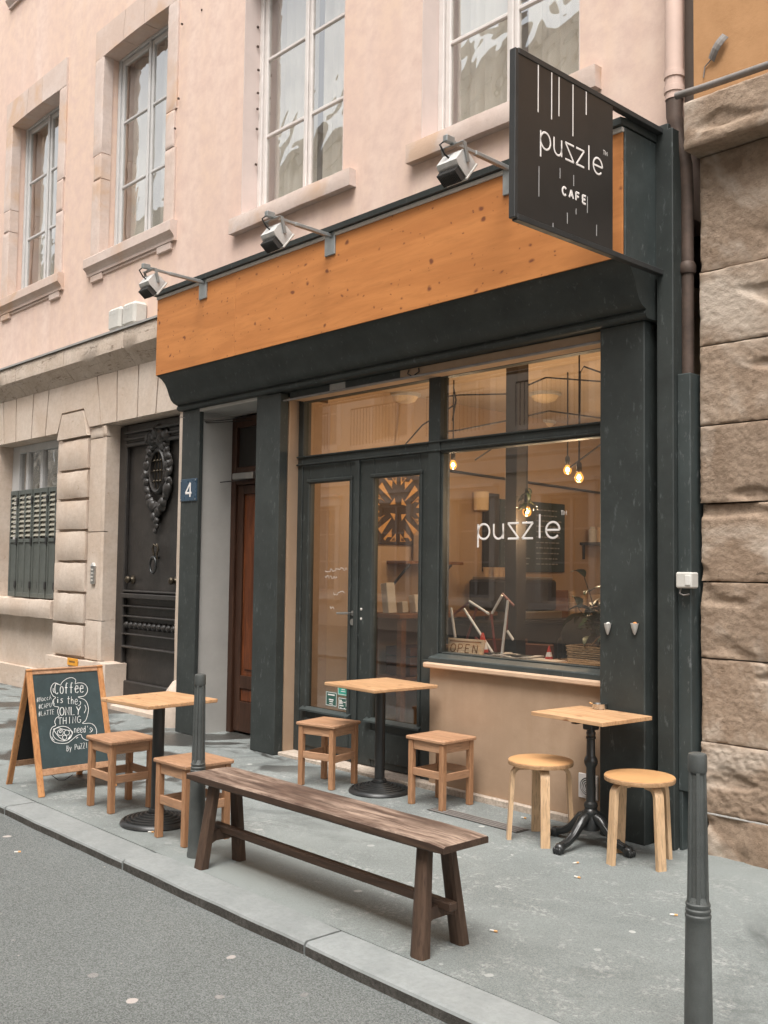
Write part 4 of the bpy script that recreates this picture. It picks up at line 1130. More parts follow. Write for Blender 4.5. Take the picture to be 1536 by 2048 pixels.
# ================================================================== FLOODLIGHTS over the fascia
fl0 = None
for (X, lab) in ((-7.53,'grey floodlight on an arm over the fascia, by the meter boxes'),(-5.77,'grey floodlight on an arm over the middle of the fascia'),(-4.0,'grey floodlight on an arm over the fascia, beside the projecting sign')):
    if fl0 is None:
        t = fl0 = thing('floodlight', lab, 'floodlight', (X, YF, 4.02), group='floodlights over the fascia')
        MB().cbox(-.075,.045,-.014,.004,-.10,.075,.003).build('wall_plate', K['galv'], t)
        m = MB(); m.beam((0,-.008,.045),(0,-.36,.052),.028,.028,.004); m.beam((0,-.35,.052),(0,-.585,.058),.022,.022,.003); m.cbox(-.018,.018,-.62,-.55,.045,.085,.004)
        m.build('arm', K['galv'], t)
        m = MB()
        for s_ in (-1,1): m.beam((s_*.090,-.545,.04),(s_*.090,-.51,-.075),.006,.026,.002,up=(0,1,.3))
        m.cbox(-.093,.093,-.565,-.53,.035,.042,.002)
        m.build('yoke', K['galv'], t)
        # head tilted back towards the fascia
        Mh = Matrix.Translation((0,-.515,-.075))@Matrix.Rotation(R(52),4,'X')@Matrix.Scale(.82,4)
        m = MB()
        prof = [(-.085,.055),(-.07,.085),(.045,.085),(.075,.02),(.075,-.065),(-.085,-.065)]
        m.prism(prof, 'X', -.098, .098, Mh); m.build('housing', K['lampgrey'], t)
        m = MB(); m.cbox(-.102,.102,-.10,.085,-.083,-.066,.004,Mh); m.build('front_frame', K['whiteplastic'], t)
        m = MB()
        for k in range(13): m.box(-.09+.0145*k,-.084+.0145*k,-.14,-.087,-.06,.04,Mh)
        m.build('cooling_fins', K['lampdark'], t)
        MB().box(-.09,.09,-.08,.07,-.0865,-.0835,Mh).build('front_glass', K['black'], t)
        MB().tube([(-.02,-.60,.06),(-.03,-.63,.03),(-.02,-.60,-.02),(0,-.57,-.05)], .006, 6).build('lamp_cable', K['cable'], t, 60)
    else:
        t = copy_tree(fl0); t.location = (X, YF, 4.02); t['label'] = lab

# ================================================================== PIPES at the party wall
pc = thing('pipe_casing', 'tall dark green boxed pipe casing beside the right pilaster', 'pipe casing', (-3.12, 5.2, 0))
m = MB(); m.cbox(-.058,.050,-.11,.10,0,4.15,.005); m.build('tall_box', K['green'], pc)
m = MB(); m.cbox(.051,.135,-.07,.10,.33,2.70,.005); m.build('side_box', K['greenlite'], pc)
MB().cbox(.051,.075,-.065,.10,0,.329,.003).build('side_rail', K['greenlite'], pc)
dp = thing('downpipe', 'round rain downpipe, pink above and rusty brown below, at the party wall', 'downpipe', (-3.10, 5.215, 2.5))
m = MB(); m.tube([(-.02,-.02,1.86),(-.02,-.02,10.7)], .054, 16); m.build('upper_pipe', K['pipepink'], dp, 50)
for z in (1.92, 2.01, 4.2): MB().lathe([(.054,-.022),(.061,-.018),(.061,.018),(.054,.022)], (-.02,-.02,z), 16).build('collar', K['pipepink'], dp, 50)
m = MB(); m.tube([(-.02,-.02,1.862),(-.02,-.02,1.76),(.01,-.018,1.62),(.045,-.005,1.45),(.05,0,1.3),(.05,0,.05)], [.05,.048,.045,.040,.038,.037], 14); m.build('lower_pipe', K['pipebrown'], dp, 50)
MB().lathe([(.046,0),(.05,.01),(.05,.05),(.040,.07)], (.05,0,.80), 14).build('collar', K['pipebrown'], dp, 50)
bx = thing('socket_box', 'chipped white electrical box on the edge of the pipe casing', 'socket box', (-2.995, 5.115, 1.515))
MB().cbox(-.05,.05,-.05,.03,-.045,.045,.008).build('box', K['whiteplastic'], bx)
MB().cbox(.012,.046,-.056,-.049,-.03,.03,.004).build('cover', K['paper'], bx)
MB().tube([(-.03,-.02,-.04),(-.035,-.03,-.075),(-.01,-.03,-.085),(.02,-.02,-.078)], .005, 6).build('cable_end', K['pipegrey'], bx, 60)

# ================================================================== STONE NEIGHBOUR on the right
nb = thing('stone_building', 'weathered brown stone block building with ochre plaster above a projecting ledge', 'building')
MB().box(-2.972, 9, 5.30, 6.0, -.2, 13).build('wall_core', K['joint'], nb)
MB().box(-2.972, -2.86, 6.001, 11.4, -.2, 13).build('side_wall', K['room'], nb)
zc = [.225,.615,1.08,1.508,1.95,2.393,2.852,3.285,3.965]
rs = random.Random(11)
for i in range(len(zc)-1):
    x = -2.965
    first = True
    while x < 4.0:
        L = rs.uniform(.95, 1.5) if not first else rs.uniform(.75, 1.3)
        amp = .016 if i in (0, 6, 7) else .009
        yo = 5.19 + (.0 if i else -.01)
        nx, nz = (84, 40) if x < -2 else (10, 6)
        rough_block(x+.007, x+L-.007, zc[i]+.004, zc[i+1]-.004, yo+rs.uniform(-.012,.012), 5.31, nx, nz, amp*.22, .0045, rs.uniform(0,50), 5.0, (.008 if i == 0 else .0042) if x < -2 else 0).build('stone_block', K['brownstone'], nb, 60)
        x += L; first = False
x = -2.925
while x < 4:
    L = rs.uniform(1.3, 1.8)
    rough_block(x+.005, x+L-.005, -.05, .222, 5.165, 5.31, 70 if x < -2 else 8, 16, .008, .008, rs.uniform(0,50), 6, .004).build('plinth_stone', K['brownstone'], nb, 60)
    x += L
MB().box(-2.93, 9, 5.175, 5.31, .2215, .2275).build('mortar_band', K['reveal'], nb)
x = -2.975
while x < 4:
    L = rs.uniform(1.5, 2.2)
    m = rough_block(x+.004, x+L-.004, 3.968, 4.245, 5.04, 5.31, 84 if x < -2 else 8, 22, .006, .007, rs.uniform(0,50), 7, .0045); m.build('ledge_stone', K['brownstone'], nb, 35)
    x += L
MB().box(-2.972, 9, 5.16, 5.32, 4.246, 13).build('plaster_wall', K['ochre'], nb)
m = MB(); m.tube([onY(1352,192,5.10)]+[onY(px, py, 5.10) for px, py in ((1400,177),(1536,130))]+[Vector((1.0,5.10,4.29))], .021, 10)
cpz = m.build('cable_conduit', K['pipegrey'], None, 50); tag(cpz, 'grey conduit pipe lying along the top of the stone ledge', 'conduit')
# loose scrap of metal hanging on the ochre plaster
p = onY(1438, 88, 5.15)
t = thing('metal_tag', 'bent grey scrap of sheet metal stuck in the ochre plaster', 'metal scrap', (p.x, 5.158, p.z))
m = MB(); V = []; F = []
for i in range(6):
    for j in range(4):
        V.append((-.045+.018*i+.012*j-.02, -.012-.02*math.sin(i*.6)-.01*math.sin(j), -.06+.022*i+.02*j*(-.6)))
for i in range(5):
    for j in range(3): F.append((i*4+j,i*4+j+1,(i+1)*4+j+1,(i+1)*4+j))
n0 = len(V); V += [(a,b+.004,c) for a,b,c in V]; F += [tuple(q+n0 for q in f) for f in F]
m.add(V,F).build('scrap', K['pipegrey'], t, fix=False)
MB().tube([(-.04,-.012,-.07),(-.09,-.006,-.10),(-.10,-.004,-.16)], .004, 6).build('wire', K['pipegrey'], t)

# ================================================================== OPPOSITE SIDE OF THE STREET (seen mirrored in the panes)
OY = -6.9
op = thing('opposite_house', 'cream stone house across the street, mirrored in the window panes', 'building')
holes = []; cols = [-44+2.75*i for i in range(19)]
for x in cols:
    for (z0, z1) in ((.9,3.2),(4.9,7.4),(8.6,10.6)): holes.append((x, x+1.25, z0, z1))
MBw = wall_holes(-46, 9, -.2, 14.0, holes, OY, OY-.35); MBw.build('wall', K['opp'], op, fix=True)
MB().box(-46, 9, OY-1.5, OY-1.4, -.2, 14.0).build('rear_wall', K['room'], op)
for (za, zb, d) in ((3.75,4.05,.18),(4.05,4.15,.26),(7.95,8.10,.14),(11.3,11.5,.25),(13.6,13.8,.25),(13.8,14.1,.45)):
    MB().prism([(OY-.1,za),(OY+d*.6,za),(OY+d,zb-.03),(OY+d,zb),(OY-.1,zb)], 'X', -46, 9).build('string_course', K['oppstone'], op)
ofr = None
for x in cols:
    for fl, (z0, z1) in enumerate(((.9,3.2),(4.9,7.4),(8.6,10.6))):
        wnd = empty('window', op, (x, OY, z0))
        h = z1-z0
        key = ('o', fl)
        if x == cols[0]:
            m = MB()
            m.box(.001,.07,-.26,-.2,0.001,h-.001); m.box(1.18,1.249,-.26,-.2,0.001,h-.001); m.box(.07,1.18,-.26,-.2,h-.07,h-.001); m.box(.07,1.18,-.26,-.2,.001,.07); m.box(.59,.66,-.26,-.19,.07,h-.07)
            for q in (.36,.68): m.box(.07,1.18,-.255,-.205,h*q-.02,h*q+.02)
            a = m.build('frame', K['framegrey'], wnd)
            b = MB().box(.01,1.24,-.24,-.235,.01,h-.01).build('pane', K['oppglass'], wnd)
            m = MB(); m.cbox(-.16,-.001,-.05,.07,-.05,h+.02,.01); m.cbox(1.251,1.41,-.05,.07,-.05,h+.02,.01); m.cbox(-.2,1.45,-.05,.10,h+.021,h+.25,.01); m.cbox(-.24,1.49,-.05,.2,h+.251,h+.33,.01); m.cbox(-.22,1.47,-.05,.22,-.2,-.06,.01)
            c = m.build('surround', K['oppstone'], wnd)
            K[key] = [a, b, c]
            if fl == 1:
                m = MB(); m.cbox(-.3,1.55,.0,.62,-.32,-.2,.02); K[key].append(m.build('balcony_slab', K['oppstone'], wnd))
                m = MB(); m.tube([(-.28,.6,.75),(1.53,.6,.75)], .02, 6)
                for q in range(16): m.tube([(-.28+.12*q,.6,-.2),(-.28+.12*q,.6,.75)], .009, 5)
                K[key].append(m.build('railing', K['iron'], wnd))
        else:
            for o in K[key]: inst(o, wnd)
# ================================================================== PAVEMENT FURNITURE
# ---- square stools
def make_stool(name, label, group, loc, rz):
    t = thing(name, label, 'stool', loc, rz, group)
    MB().cbox(-.172,.172,-.165,.165,.426,.45,.006).build('seat', K['seat'], t)
    lg = MB().cbox(-.0195,.0195,-.0195,.0195,0,.426,.004).build('leg', K['stool'], t); lg.location = (-.137,-.135,0)
    for x, y in ((.137,-.135),(.137,.135),(-.137,.135)): inst(lg, t, (x,y,0))
    ap = MB().cbox(-.1175,.1175,-.009,.009,.365,.4255,.003).build('apron', K['seat'], t); ap.location = (0,-.137,0)
    inst(ap, t, (0,.137,0)); inst(ap, t, (-.139,0,0), (0,0,PI/2)); inst(ap, t, (.139,0,0), (0,0,PI/2))
    st = MB().cbox(-.1175,.1175,-.008,.008,.195,.245,.003).build('stretcher', K['seat'], t); st.location = (0,-.140,0)
    inst(st, t, (0,.140,0)); inst(st, t, (-.142,0,-.012), (0,0,PI/2)); inst(st, t, (.142,0,-.012), (0,0,PI/2))
    return t
G1 = 'square wooden stools at the tables'
s0_ = make_stool('square_stool', 'square wooden stool right beside the chalkboard sign', G1, (-5.975,3.235,0), 0)
for (x, y, a, lab) in ((-5.03,3.185,R(1),'square wooden stool behind the bollard at the end of the bench'),
                       (-5.64,4.70,R(13),'square wooden stool in front of the glazed cafe door'),
                       (-4.69,4.885,R(2),'square wooden stool in front of the tan wall, by the drain grate')):
    c = copy_tree(s0_); c.location = (x,y,0); c.rotation_euler = (0,0,a); c['label'] = lab
# ---- round bentwood stools
def make_round(label, loc, rz):
    t = thing('round_stool', label, 'stool', loc, rz, 'round bentwood stools')
    MB().lathe([(.170,.428),(.187,.431),(.189,.436),(.189,.4525),(.186,.4545)], n=48).build('seat_edge', K['ply'], t, 40)
    MB().lathe([(.1862,.4546),(.186,.457),(.182,.4585)], n=48).build('seat_top', K['roundseat'], t, 40)
    w = .026
    path = [(.075,.414),(.115,.414)]+[(.115+.048*math.sin(a), .366+.048*math.cos(a)) for a in (.25,.55,.85,1.15,1.45)]+[(.172,.20),(.184,0)]
    V = []; F = []
    for i, (x, z) in enumerate(path):
        x2, z2 = path[min(i+1,len(path)-1)]; x1, z1 = path[max(i-1,0)]
        tx, tz = x2-x1, z2-z1; l = math.hypot(tx,tz); nx, nz = -tz/l*.0115, tx/l*.0115
        V += [(x+nx,-w,z+nz),(x+nx,w,z+nz),(x-nx,w,z-nz),(x-nx,-w,z-nz)]
    for z_ in (-4,-3,-2,-1): V[z_] = (V[z_][0], V[z_][1], 0)
    k = len(path)
    for i in range(k-1):
        for j in range(4): F.append((i*4+j,i*4+(j+1)%4,(i+1)*4+(j+1)%4,(i+1)*4+j))
    F += [(0,1,2,3), tuple((k-1)*4+j for j in range(4))]
    lg = MB().add(V,F).build('leg', K['birch'], t, 40)
    lg.rotation_euler = (0,0,PI/4)
    for q in (1,2,3): inst(lg, t, (0,0,0), (0,0,PI/4+q*PI/2))
    return t
r0 = make_round('round birch stool in front of the tan wall', (-3.712,4.705,0), R(2))
r1 = copy_tree(r0); r1.location = (-3.085,4.765,0); r1.rotation_euler = (0,0,R(24)); r1['label'] = 'round birch stool in front of the dark right pilaster'
# ---- pedestal tables
def pedestal(label, loc, rz, sx, sy, brm):
    t = thing('pedestal_table', label, 'table', loc, rz, 'square topped pedestal tables')
    MB().cbox(-sx,sx,-sy,sy,.727,.75,.004).build('table_top', K['tabletop'], t)
    MB().cbox(-.16,.16,-.022,.022,.714,.7265,.002).build('top_plate', K['blackmetal'], t)
    MB().lathe([(.036,.03),(.036,.714)], n=24, caps=True).build('column', K['blackmetal'], t, 50)
    prof = [(.215,0),(.218,.008),(.214,.016)]
    rr = .205
    while rr > .06:
        z = .018+.058*(1-rr/.215)
        prof += [(rr,z+.007),(rr-.009,z+.010),(rr-.018,z+.002),(rr-.024,z+.002)]
        rr -= .027
    prof += [(.05,.078),(.046,.088),(.038,.092)]
    MB().lathe(prof, n=48).build('ringed_base', K['blackmetal'], t, 40)
    return t
pedestal('pine topped pedestal table on a ringed black base, behind the bollard', (-5.455,3.20,0), R(4), .255, .25, 1)
pedestal('pine topped pedestal table on a ringed black base, before the glazed door', (-5.225,4.825,0), R(-4), .285, .285, 1)
# ---- bistro table on a cast iron stand
bt = thing('bistro_table', 'small plank topped bistro table on an ornate black cast iron stand', 'table', (-3.435,4.81,0), R(-4))
pw = [ -.22, -.105, 0.0, .11, .22 ]
for a, b in zip(pw[:-1], pw[1:]): MB().cbox(-.26,.26,a+.0012,b-.0012,.722,.745,.002).build('plank', K['tabletop'], bt)
m = MB(); m.cbox(-.17,.17,-.02,.02,.706,.7215,.002); m.cbox(-.02,.02,-.15,.15,.7,.7055,.002); m.cbox(-.035,.035,-.035,.035,.655,.6995,.006); m.build('top_bracket', K['castiron'], bt)
prof = [(.052,.095),(.056,.12),(.05,.155),(.046,.175),(.052,.185),(.052,.195),(.042,.20),(.034,.212),(.040,.228),(.038,.242),(.028,.252),(.0265,.27),(.0265,.37),(.026,.44),(.030,.447),(.037,.462),(.039,.478),(.035,.495),(.029,.503),(.025,.512),(.024,.60),(.029,.606),(.029,.614),(.024,.62),(.027,.632),(.027,.640),(.023,.646),(.023,.66)]
MB().lathe(prof, n=20).build('turned_column', K['castiron'], bt, 35)
m = MB(); pts = [(.03,0,.17),(.07,0,.155),(.11,0,.115),(.15,0,.075),(.20,0,.045),(.245,0,.036)]
m.tube(pts, [.030,.030,.026,.022,.019,.022], 10)
for yy in (-.013,.013): m.tube([(x,yy,z+.014) for x,_,z in pts[1:]], [.012,.012,.011,.010,.009], 8)
m.lathe([(.002,-.03),(.02,-.024),(.029,-.008),(.030,.008),(.02,.026),(.002,.030)], n=12, M=Matrix.Translation((.262,0,.029)))
for yy in (-.018,0,.018): m.lathe([(.002,-.02),(.010,-.012),(.012,0),(.010,.012),(.002,.02)], n=8, M=Matrix.Translation((.285,yy,.020)))
ft = m.build('claw_foot', K['castiron'], bt, 60)
for q in (1,2,3): inst(ft, bt, (0,0,0), (0,0,q*PI/2))
# ---- ashtray with a cigarette on the bistro table
p = onZ(1199, 1418, .745)
at = thing('ashtray', 'small round steel ashtray standing on the bistro table', 'ashtray', (p.x, p.y, .745))
MB().lathe([(.036,0),(.041,.003),(.043,.030),(.0445,.032),(.0415,.031),(.039,.006),(.001,.005)], n=28, caps=False).build('bowl', K['ashtray'], at, 40)
MB().tube([(-.030,-.022,.026),(-.047,-.034,.036)], .004, 8).build('cigarette', K['butt'], at, 50)
# ---- bench
bn = thing('bench', 'long low weathered dark wood bench on splayed legs along the kerb', 'bench', (-3.70,3.035,0), R(.6))
m = MB(); n = 24; V = []; F = []; L0, L1 = -.935, .925; hw = .135
for i in range(n+1):
    x = L0+(L1-L0)*i/n
    e = .006 if i in (0,n) else 0
    j1 = noise.noise(Vector((x*3,1,0)))*.004; j2 = noise.noise(Vector((x*3,5,0)))*.004; zt = noise.noise(Vector((x*4,9,0)))*.002
    V += [(x,-hw+j1+.004,.432+e),(x,-hw+j1,.438),(x,-hw+j1,.466-e),(x,-hw+j1+.006,.472+zt-e),(x,hw+j2-.006,.472+zt-e),(x,hw+j2,.466-e),(x,hw+j2,.438),(x,hw+j2-.004,.432+e)]
for i in range(n):
    for j in range(8): F.append((i*8+j,i*8+(j+1)%8,(i+1)*8+(j+1)%8,(i+1)*8+j))
F += [tuple(range(8)), tuple(n*8+j for j in range(8))]
m.add(V,F); top = m.build('seat_plank', K['benchtop'], bn)
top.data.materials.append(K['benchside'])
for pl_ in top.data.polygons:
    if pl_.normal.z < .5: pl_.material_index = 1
for sx in (-1,1):
    for sy in (-1,1):
        xb = sx*.785 if sx > 0 else -.80; xt = xb-sx*.075 if False else xb+sx*.0
        m = MB()
        a = (xb-sx*.03, sy*.065, .434); b = (xb, sy*.118, 0)
        A = Vector(a); B = Vector(b)
        ring = []
        for tt in (0,.12,.5,.8,1):
            c = A.lerp(B, tt); wx = .031+.006*tt; wy = .023+.005*tt
            ring.append([(c.x-wx,c.y-wy*.7,c.z),(c.x-wx*.6,c.y-wy,c.z),(c.x+wx*.6,c.y-wy,c.z),(c.x+wx,c.y-wy*.7,c.z),(c.x+wx,c.y+wy*.7,c.z),(c.x+wx*.6,c.y+wy,c.z),(c.x-wx*.6,c.y+wy,c.z),(c.x-wx,c.y+wy*.7,c.z)])
        V = [q for r_ in ring for q in r_]; F = []
        for i in range(len(ring)-1):
            for j in range(8): F.append((i*8+j,i*8+(j+1)%8,(i+1)*8+(j+1)%8,(i+1)*8+j))
        F += [tuple(range(8)), tuple((len(ring)-1)*8+j for j in range(8))]
        m.add(V,F).build('leg', K['benchleg'], bn)
    xb = (.785 if sx > 0 else -.80)-sx*.012
    MB().prism([(-.09,.165),(-.05,.185),(.05,.185),(.09,.165),(.095,.115),(.05,.135),(-.05,.135),(-.095,.115)], 'X', xb-.018, xb+.018).build('cross_rail', K['benchleg'], bn)
MB().beam((-.86,0,.190),(.86,0,.190),.045,.038,.006).build('long_rail', K['benchside'], bn)
# ---- bollards
def bollard(label, loc):
    t = thing('bollard', label, 'bollard', loc, 0, 'grey street bollards along the kerb')
    prof = [(.050,-.02),(.050,.02),(.047,.03),(.045,.10),(.0405,.42),(.040,.447),(.0415,.45),(.0415,.458),(.0385,.462),(.0385,.466),(.0405,.469),(.0405,.476),(.0375,.48),(.0375,.484),(.0395,.487),(.0395,.494),(.036,.498)]
    MB().lathe(prof, n=32).build('lower_shaft', K['bollard'], t, 35)
    def flute(th):
        a = (th*6/(2*PI)+.15) % 1.0
        return 1.0 if a < .34 else .80
    m = MB(); nn = 96; V = []; F = []
    hs_ = [(.4985,.0365),(.515,.036),(.905,.0295),(.912,.029)]
    for z, r in hs_:
        for j in range(nn):
            th = 2*PI*j/nn; k = flute(th)
            if z in (.4985,.912): k = 1
            V.append((r*k*math.cos(th), r*k*math.sin(th), z))
    for i in range(3):
        for j in range(nn): F.append((i*nn+j,i*nn+(j+1)%nn,(i+1)*nn+(j+1)%nn,(i+1)*nn+j))
    F += [tuple(range(nn)), tuple(3*nn+j for j in range(nn))]
    m.add(V,F).build('fluted_shaft', K['bollard'], t)
    MB().lathe([(.0285,.9125),(.0305,.917),(.0305,.962),(.0285,.970),(.018,.974),(.002,.975)], n=32).build('cap', K['bollard'], t, 35)
    return t
b0_ = bollard('grey bollard beside the end of the bench and a square stool', (-4.70,3.005,0))
b1_ = copy_tree(b0_); b1_.location = (-1.725,3.0,0); b1_['label'] = 'grey bollard standing alone on the open pavement before the stone wall'
# ---- round vent in the tan wall
vp = onY(1177, 1573, 5.16)
vt = thing('wall_vent', 'square white vent plate with concentric round louvres low on the tan wall', 'vent', (-3.70, 5.158, .243))
MB().cbox(-.072,.072,-.008,.004,-.075,.075,.004).build('plate', K['white'], vt)
for k in range(5):
    r = .060-.012*k
    if k == 4:
        MB().lathe([(.012,0),(.011,.006),(.002,.008)], n=16, M=Matrix.Translation((0,-.008,0))@Matrix.Rotation(PI/2,4,'X')).build('hub', K['whiteplastic'], vt, 50)
    else:
        MB().lathe([(r,0),(r,.007),(r-.005,.007),(r-.005,0)], n=28, caps=False, M=Matrix.Translation((0,-.008,0))@Matrix.Rotation(PI/2,4,'X')).build('louvre_ring', K['white'], vt, 40)
MB().lathe([(.058,0),(.058,.001)], n=28, M=Matrix.Translation((0,-.008,0))@Matrix.Rotation(PI/2,4,'X')).build('opening', K['black'], vt)

# ---- chalkboard A-frame
AL = Vector((-6.80, 2.938, 0))
ab = thing('chalkboard_sign', 'wooden A-frame chalkboard with white handwritten coffee slogan on the pavement', 'chalkboard', AL)
HR = .830; FXo = .275; W_ = .57
def panel(sgn, slate_mat):
    d = Vector((sgn*FXo, 0, -HR)).normalized(); nrm = Vector((sgn*HR, 0, FXo)).normalized()
    L = math.hypot(FXo, HR)
    M = Matrix(((d.x,0,nrm.x,sgn*.004),(0,1,0,0),(d.z,0,nrm.z,HR),(0,0,0,1)))     # local x = down slope, y = across, z = outward
    rt = empty('board_panel', ab)
    for y in (0, W_-.042):
        MB().cbox(.0, L-.002, y, y+.042, -.020, 0, .003, M).build('stile', K['boardframe'], rt)
    MB().cbox(0, .042, .0425, W_-.0425, -.0195, -.0005, .003, M).build('top_rail', K['seat'], rt)
    MB().cbox(.690, .735, .0425, W_-.0425, -.0195, -.0005, .003, M).build('bottom_rail', K['seat'], rt)
    MB().box(.0425, .6895, .0425, W_-.0425, -.014, -.006, M).build('slate', slate_mat, rt)
    return rt, nrm, M
pf_, nrm, Mf = panel(1, K['slate']); pb_, _, _ = panel(-1, K['slateback'])
MB().tube([(.004,.06,HR-.01),(.004,W_-.06,HR-.01)], .007, 8).build('hinge', K['iron'], ab)
m = MB(); m.tube([(.22,.26,.11),(.1,.26,.055),(0,.26,.04),(-.1,.26,.055),(-.22,.26,.11)], .003, 5); m.build('chain', K['iron'], ab)
p0 = AL + Mf @ Vector((0,0,-.0035))
def ck(x, y):                                   # tracing coordinates of the enlarged chalkboard detail -> board plane
    q = onPlane(x/5.12, 1270+y/5.12, p0, nrm)
    return tuple(q - AL)
m = MB(); rc = .0020
def smooth_path(P, n=4):
    out = []
    for i in range(len(P)-1):
        a = Vector(P[max(i-1,0)]); b = Vector(P[i]); c = Vector(P[i+1]); d = Vector(P[min(i+2,len(P)-1)])
        for k in range(n):
            t = k/n
            out.append(.5*((2*b)+(c-a)*t+(2*a-5*b+4*c-d)*t*t+(3*b-a-3*c+d)*t**3))
    out.append(Vector(P[-1])); return out
def chalk(P, r=rc, sm=True):
    Q = smooth_path([(x,y) for x, y in P]) if sm else [Vector(q) for q in P]
    m.tube([ck(q.x, q.y) for q in Q], r, 5, flat=nrm)
chalk([(620,515),(560,490),(525,530),(522,580),(545,625),(570,640),(545,665),(540,700),(560,730),(602,740),(590,770),(595,810),(605,830),(575,850),(560,890),(570,925),(535,945),(515,990),(520,1050),(555,1095),(620,1110),(690,1105),(740,1070),(790,1030),(830,1020),(845,1055),(900,1080),(960,1060),(990,1000),(975,940),(930,905),(845,905),(880,870),(905,780),(900,720),(870,665),(800,635),(860,625),(895,580),(890,530),(855,495),(800,490),(770,500),(775,460),(740,437),(690,445),(640,480),(620,515)])
FONT = {
 'C': [ell(.5,.5,.45,.5,50,310,12)], 'o': [ell(.5,.35,.38,.35,0,360,14)], 'O': [ell(.5,.5,.45,.5,0,360,16)],
 'F': [[(.1,0),(.1,1),(.8,1)],[(.1,.52),(.65,.52)]], 'f': [[(.75,.95),(.5,1),(.35,.8),(.35,0)],[(.1,.55),(.7,.55)]],
 'e': [[(.1,.35),(.85,.4),(.75,.66),(.4,.7),(.1,.4),(.25,.05),(.6,0),(.9,.12)]], 'E': [[(.8,1),(.1,1),(.1,0),(.8,0)],[(.1,.5),(.65,.5)]],
 'i': [[(.5,0),(.5,.65)],[(.5,.85),(.5,.95)]], 's': [[(.8,.65),(.4,.72),(.2,.5),(.7,.25),(.5,0),(.1,.05)]],
 't': [[(.5,1),(.45,.15),(.7,0)],[(.1,.65),(.9,.7)]], 'h': [[(.15,0),(.2,1)],[(.17,.4),(.5,.65),(.75,.45),(.75,0)]],
 'N': [[(.1,0),(.1,1),(.85,0),(.85,1)]], 'L': [[(.1,1),(.1,0),(.8,.03)]], 'Y': [[(.05,1),(.5,.5)],[(.95,1),(.5,.5),(.4,0)]],
 'T': [[(0,1),(1,1)],[(.5,1),(.5,0)]], 'H': [[(.1,0),(.1,1)],[(.85,0),(.85,1)],[(.1,.5),(.85,.5)]], 'I': [[(.5,0),(.5,1)]],
 'G': [ell(.5,.5,.45,.5,50,340,12)+[(.95,.42),(.55,.42)]], 'n': [[(.15,0),(.15,.65)],[(.15,.45),(.5,.68),(.8,.45),(.8,0)]],
 'd': [ell(.4,.33,.32,.33,0,360,12),[(.75,1),(.75,0)]], "'": [[(.5,1),(.4,.75)]], '#': [[(.3,0),(.4,1)],[(.65,0),(.75,1)],[(.1,.35),(.95,.38)],[(.1,.65),(.95,.68)]],
 'M': [[(.05,0),(.15,1),(.5,.3),(.85,1),(.95,0)]], 'A': [[(.05,0),(.5,1),(.95,0)],[(.25,.4),(.78,.4)]], 'P': [[(.1,0),(.1,1),(.7,.95),(.8,.7),(.6,.5),(.1,.5)]],
 'U': [[(.1,1),(.1,.3),(.5,0),(.85,.3),(.85,1)]], 'B': [[(.1,0),(.1,1),(.7,.9),(.6,.55),(.1,.5)],[(.6,.52),(.85,.3),(.6,0),(.1,0)]],
 'y': [[(.1,.65),(.45,.1)],[(.85,.65),(.3,-.3)]], 'u': [[(.1,.65),(.15,.1),(.5,0),(.75,.2),(.8,.65)],[(.8,.65),(.85,0)]],
 'Z': [[(.1,1),(.85,1),(.1,0),(.9,0)]], 'l': [[(.4,1),(.4,.1),(.6,0)]], 'c': [ell(.5,.33,.38,.33,50,310,10)], 'R': [[(.1,0),(.1,1),(.7,.95),(.75,.65),(.1,.5),(.85,0)]],
}
def word(txt, x0, y0, x1, y1, h, r=rc, sm=False):
    n = len(txt)
    for i, ch in enumerate(txt):
        if ch == ' ': continue
        for st in FONT[ch]:
            P = []
            for (x, y) in st:
                u = (i+.08+.84*x)/n
                P.append((x0+(x1-x0)*u, y0+(y1-y0)*u-h*y))
            chalk(P, r, sm and len(P) > 2)
for off in (-2.5, 2.5): word('Coffee', 555+off, 605+off*.5, 862+off, 588+off*.5, 108, .0014)
for off in (-2, 2): word('is', 570+off, 695, 655+off, 695, 62, .0014)
word('the', 682, 702, 800, 712, 76, .0017, True); chalk([(800,725),(822,712),(826,688),(815,680)])
for off in (-2.5, 2.5): word('ONLY', 606+off, 825, 832+off, 815, 84, .0014)
word('THING', 590, 918, 835, 895, 68, .0019)
word("need's", 755, 1000, 945, 995, 66, .0016, True)
word('#MoccA', 372, 690, 528, 658, 46, .0012); word('#CAPU', 392, 760, 530, 738, 46, .0012); word('#LATTE', 390, 835, 560, 808, 48, .0012)
word('By PuZZle', 680, 1190, 930, 1150, 56, .0016)
chalk([(640+98*math.cos(R(a)), 1010+75*math.sin(R(a))) for a in range(0,361,20)])
chalk([(545,965),(600,950),(640,965),(735,985),(735,1020),(690,1075),(650,1075),(600,1040),(545,965)])
for (cx, cy, rr) in ((618,1000,30),(685,1000,26),(662,1048,22),(618,990,10)): chalk([(cx+rr*math.cos(R(a)), cy+rr*math.sin(R(a))) for a in range(0,361,30)], .0019)
for P in ([(552,670),(548,690),(558,712)],[(868,715),(880,755),(862,800)],[(530,1040),(540,1065),(556,1078)],[(720,1020),(712,1045),(695,1062)],[(780,1058),(800,1048)],[(935,950),(948,970),(935,992)],[(546,545),(544,570),(556,592)]): chalk(P)
m.build('chalk_lettering', K['chalk'], pf_)
